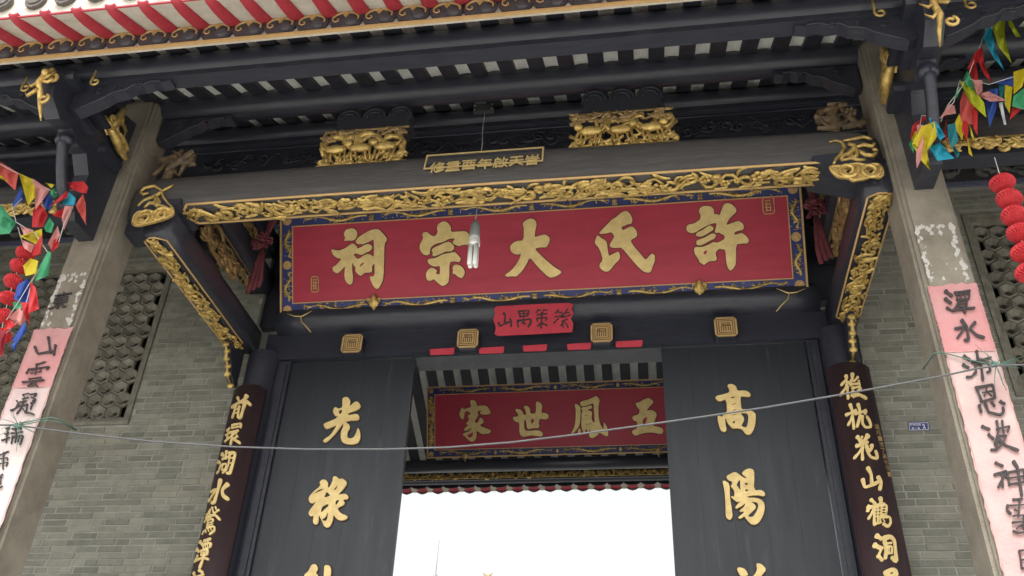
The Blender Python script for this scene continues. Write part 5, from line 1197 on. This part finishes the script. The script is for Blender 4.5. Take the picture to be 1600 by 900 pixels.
left = [('b', A, [130,265,160,340,85,400,75,385]), ('r', A, [205,410,250,370,300,440,270,520,200,520]), ('o', A, [0,110,115,180,95,290,0,200]), ('y', A, [0,190,60,240,0,215]), ('y', A, [118,182,215,225,220,330,175,385]), ('p', A, [205,215,312,290,222,410]), ('y', A, [280,240,345,255,320,275]),
 ('g', A, [-60,330,0,375,100,495,60,560,-60,570]), ('b', A, [265,330,310,310,335,370,305,420,270,385]), ('r', A, [340,430,395,400,400,465,330,450]), ('g', A, [315,290,400,245,430,260,340,340,318,320]), ('r', A, [425,240,520,232,552,270,540,310,490,300,430,270]), ('c', A, [385,380,430,300,475,340,465,385]), ('r', A, [300,395,420,290,425,330,340,375]), ('p', A, [425,300,450,255,510,245,470,280]),
 ('p', A, [385,460,405,385,460,390,400,540]), ('o', A, [470,380,520,310,535,370,540,510,495,430]), ('g', A, [275,520,310,460,338,500,320,555,285,548]), ('r', A, [215,640,265,560,255,690,200,700]), ('p', A, [125,510,215,540,150,570]), ('p', A, [130,595,215,630,195,680,150,650]), ('y', A, [120,575,262,530,268,650]),
 ('r', A, [320,680,335,600,370,580,365,640]), ('p', A, [300,620,360,510,375,570,320,660]), ('y', A, [145,760,190,715,240,730,225,810,160,825]), ('g', A, [300,670,320,680,305,820,215,860,250,760]),
 ('r', B_, [190,-40,225,0,245,130,175,160]), ('r', B_, [130,90,180,90,185,230,150,170]), ('b', B_, [85,70,110,-20,175,-60,195,0,190,100,150,90]), ('g', B_, [80,90,130,75,135,125,85,135]), ('r', B_, [50,190,115,235,20,270]), ('p', B_, [55,185,125,120,165,200,130,235]), ('b', B_, [75,325,155,210,165,270,100,350]), ('b', B_, [70,350,110,340,90,400]), ('d', B_, [0,260,40,270,20,420,0,430])]
right = [('l', C2, [1455,-10,1520,-10,1500,70,1465,40]), ('l', C2, [1455,60,1480,110,1480,240,1525,400,1440,290,1400,160]), ('l', C2, [1490,75,1580,230,1550,230,1505,160]), ('b', C2, [1435,-10,1462,-10,1490,75,1455,40]), ('c', C2, [1385,135,1405,220,1430,360,1482,445,1415,370,1345,235]), ('r', C2, [1340,290,1335,370,1410,525,1355,470,1310,380]), ('r', C2, [1340,290,1320,380,1245,430,1300,320]), ('r', C2, [1250,430,1300,390,1315,500,1280,500]),
 ('b', C2, [1360,640,1385,560,1440,550,1425,690,1385,800]), ('t', C2, [1440,530,1480,540,1490,680,1450,620]), ('w', C2, [1440,640,1465,640,1490,780,1475,780]), ('y', C2, [1480,530,1530,545,1510,710,1480,650]), ('g', C2, [1535,600,1620,535,1620,690,1525,665]), ('y', C2, [1535,450,1620,420,1590,540,1535,590]), ('b', C2, [1405,520,1530,470,1535,540]), ('r', C2, [1525,670,1590,680,1510,750]),
 ('g', C2, [1220,490,1245,440,1280,510,1290,570,1240,530]), ('l', C2, [1195,510,1250,510,1350,640,1365,735,1270,650]), ('p', C2, [1275,500,1340,500,1340,570,1310,600]), ('p', C2, [1300,590,1380,570,1495,630,1390,635]), ('r', C2, [1270,640,1310,700,1310,850,1285,800]), ('o', C2, [1200,640,1225,560,1270,640,1280,780,1200,760]), ('r', C2, [1210,740,1255,770,1245,890,1215,830]),
 ('y', C2, [1165,770,1195,710,1225,800,1215,880,1180,820]), ('p', C2, [1075,740,1130,650,1165,660,1175,710,1110,720]), ('d', C2, [1125,690,1110,790,1125,890,1095,850]), ('t', C2, [1120,780,1170,770,1190,880,1150,930,1125,860]), ('y', C2, [1255,760,1300,890,1270,850]), ('g', C2, [1165,600,1195,540,1205,560,1180,610]),
 ('r', C2, [930,760,990,710,1010,730,940,780,900,830,890,880,900,790]), ('g', D2, [880,0,910,-40,910,60]), ('y', C2, [905,820,935,820,930,890,895,880]), ('y', D2, [960,-110,1040,-140,1060,-50,985,60,1015,165,955,100,900,0]), ('p', D2, [930,-120,968,-120,970,0,960,90,930,155,925,100]), ('c', C2, [1005,740,1030,730,1110,850,1075,880]), ('c', D2, [1005,20,1075,-10,1165,90,1060,105]), ('t', D2, [1130,-30,1200,60,1180,90]), ('y', D2, [1240,-60,1280,80,1255,60])]
def bunting(lst, Y, loc, label, strings, sd):
    t = thing('bunting', loc, label, 'bunting', 'bunched pennant strings')
    for i, (k, (s, ox, oy), l) in enumerate(lst): flag(k, Q(s, ox, oy, l), Y-.012*(i % 7)-.001*i, sd+i, t)
    b = MB()
    for pl in strings: b.tube([tuple(onY(x, y, Y-.05)) for x, y in pl], .003, 5)
    obj('string', b, CORDL, t)
bunting(left, -2.30, tuple(onY(60, 400, -2.4)), 'tangled bunting of coloured paper pennants bunched at the left column bracket', [[(-20, 245), (10, 262), (52, 283), (85, 300), (105, 305)], [(25, 347), (20, 325), (35, 310)], [(25, 347), (55, 365), (75, 395), (50, 440)], [(113, 322), (100, 350), (92, 378)], [(50, 440), (42, 470), (30, 500), (5, 525)], [(10, 500), (30, 470), (60, 420)]], 500)
bunting(right, -2.30, tuple(onY(1480, 150, -2.4)), 'tangled bunting of coloured paper pennants bunched at the right column bracket', [[(1570, -20), (1545, 35), (1530, 75), (1512, 120)], [(1558, 5), (1565, 14), (1582, 20)], [(1512, 120), (1500, 140), (1480, 165), (1470, 190)], [(1510, 122), (1545, 132), (1590, 118), (1620, 105)], [(1500, 125), (1490, 160), (1468, 185), (1440, 180)], [(1440, 180), (1432, 230)]], 700)

# ------------------------------------------------------------------ strings of paper ball lanterns
LRED = mat('red_honeycomb_paper', (.66, .05, .06), .7, col2=(.45, .02, .03), nscale=30, mix=.6, trans=.3)
def honey(r):
    b = MB(); nu, nv = 44, 14; vs = []
    for j in range(nv+1):
        a = math.pi*j/nv-math.pi/2
        for i in range(nu):
            q = 2*math.pi*i/nu; rr = r*(1+(.10 if i % 2 else -.07)*math.cos(a)**.5 if abs(math.cos(a)) > .01 else r/r)*(1+.03*math.sin(j*2.4))
            if isinstance(rr, complex): rr = r
            vs.append((rr*math.cos(a)*math.cos(q+.12*math.sin(j*1.5)), rr*math.cos(a)*math.sin(q+.12*math.sin(j*1.5)), r*.82*math.sin(a)))
    b.add(vs, [(j*nu+i, j*nu+(i+1) % nu, (j+1)*nu+(i+1) % nu, (j+1)*nu+i) for j in range(nv) for i in range(nu)]); return b.mesh('paper_ball', LRED)
for pos, cs, Y in (('right', [(1560, 262), (1566, 286), (1577, 311), (1585, 337), (1594, 364), (1600, 394), (1607, 425)][1:], -2.3), ('left', [(40, 395), (30, 416), (21, 440), (14, 466), (6, 494), (2, 525)], -2.3)):
    ps = [onY(x, y, Y) for x, y in cs]; r = (onY(cs[0][0]+19, cs[0][1], Y)-ps[0]).length
    if pos == 'left': r *= .62
    t = thing('ball_lantern_string', tuple(ps[-1]), f'string of red honeycomb paper balls hanging beyond the {pos} stone column', 'lantern', 'strings of red paper balls')
    hmesh = honey(r); R = random.Random(9)
    for p in ps: inst('paper_ball', hmesh, tuple(p), t, rot=(R.uniform(-.25, .25), R.uniform(-.2, .2), R.random()*6))
    b = MB(); b.tube([tuple(onY(cs[0][0]-12, cs[0][1]-40, Y))]+[tuple(p) for p in ps], .003, 5); obj('string', b, CORDL, t)

# ------------------------------------------------------------------ far: ridge ornaments of the hall behind
FAR = mat('far_roof_grey', (.20, .205, .21), .8); FARG = mat('far_ornament_ochre', (.34, .26, .13), .7)
Yh = 16.
zb = onY(720, 915, Yh).z
t = thing('rear_hall_roof', (-1, Yh, 0), 'grey roof of the hall behind with two small ridge finials just showing above the bottom edge', 'roof')
b = MB(); b.add([(-9, Yh-3, zb-1.6), (8, Yh-3, zb-1.6), (8, Yh, zb-.02), (-9, Yh, zb-.02), (8, Yh+3, zb-1.6), (-9, Yh+3, zb-1.6), (-9, Yh-3, 0.01), (8, Yh-3, .01), (8, Yh+3, .01), (-9, Yh+3, .01)], [(0,1,2,3),(3,2,4,5),(6,7,1,0),(8,9,5,4),(7,8,4,2,1),(9,6,0,3,5)]); obj('hall_block', b, FAR, t)
p = onY(680, 905, Yh); b = MB(); b.tube([(p.x, Yh, zb-.1), (p.x, Yh, p.z), (p.x+.02, Yh, p.z+.14)], [.14, .10, .02], 8); b.tube([(p.x, Yh, p.z), (p.x+.02, Yh, onY(684, 845, Yh).z)], .008, 5); obj('finial', b, FAR, t)
p = onY(762, 900, Yh); b = MB()
for s_ in (-1, 1): b.tube([(p.x, Yh, p.z-.1), (p.x+s_*.04, Yh, p.z), (p.x+s_*.11, Yh, p.z+.08)], [.06, .045, .012], 6)
obj('finial', b, FARG, t)
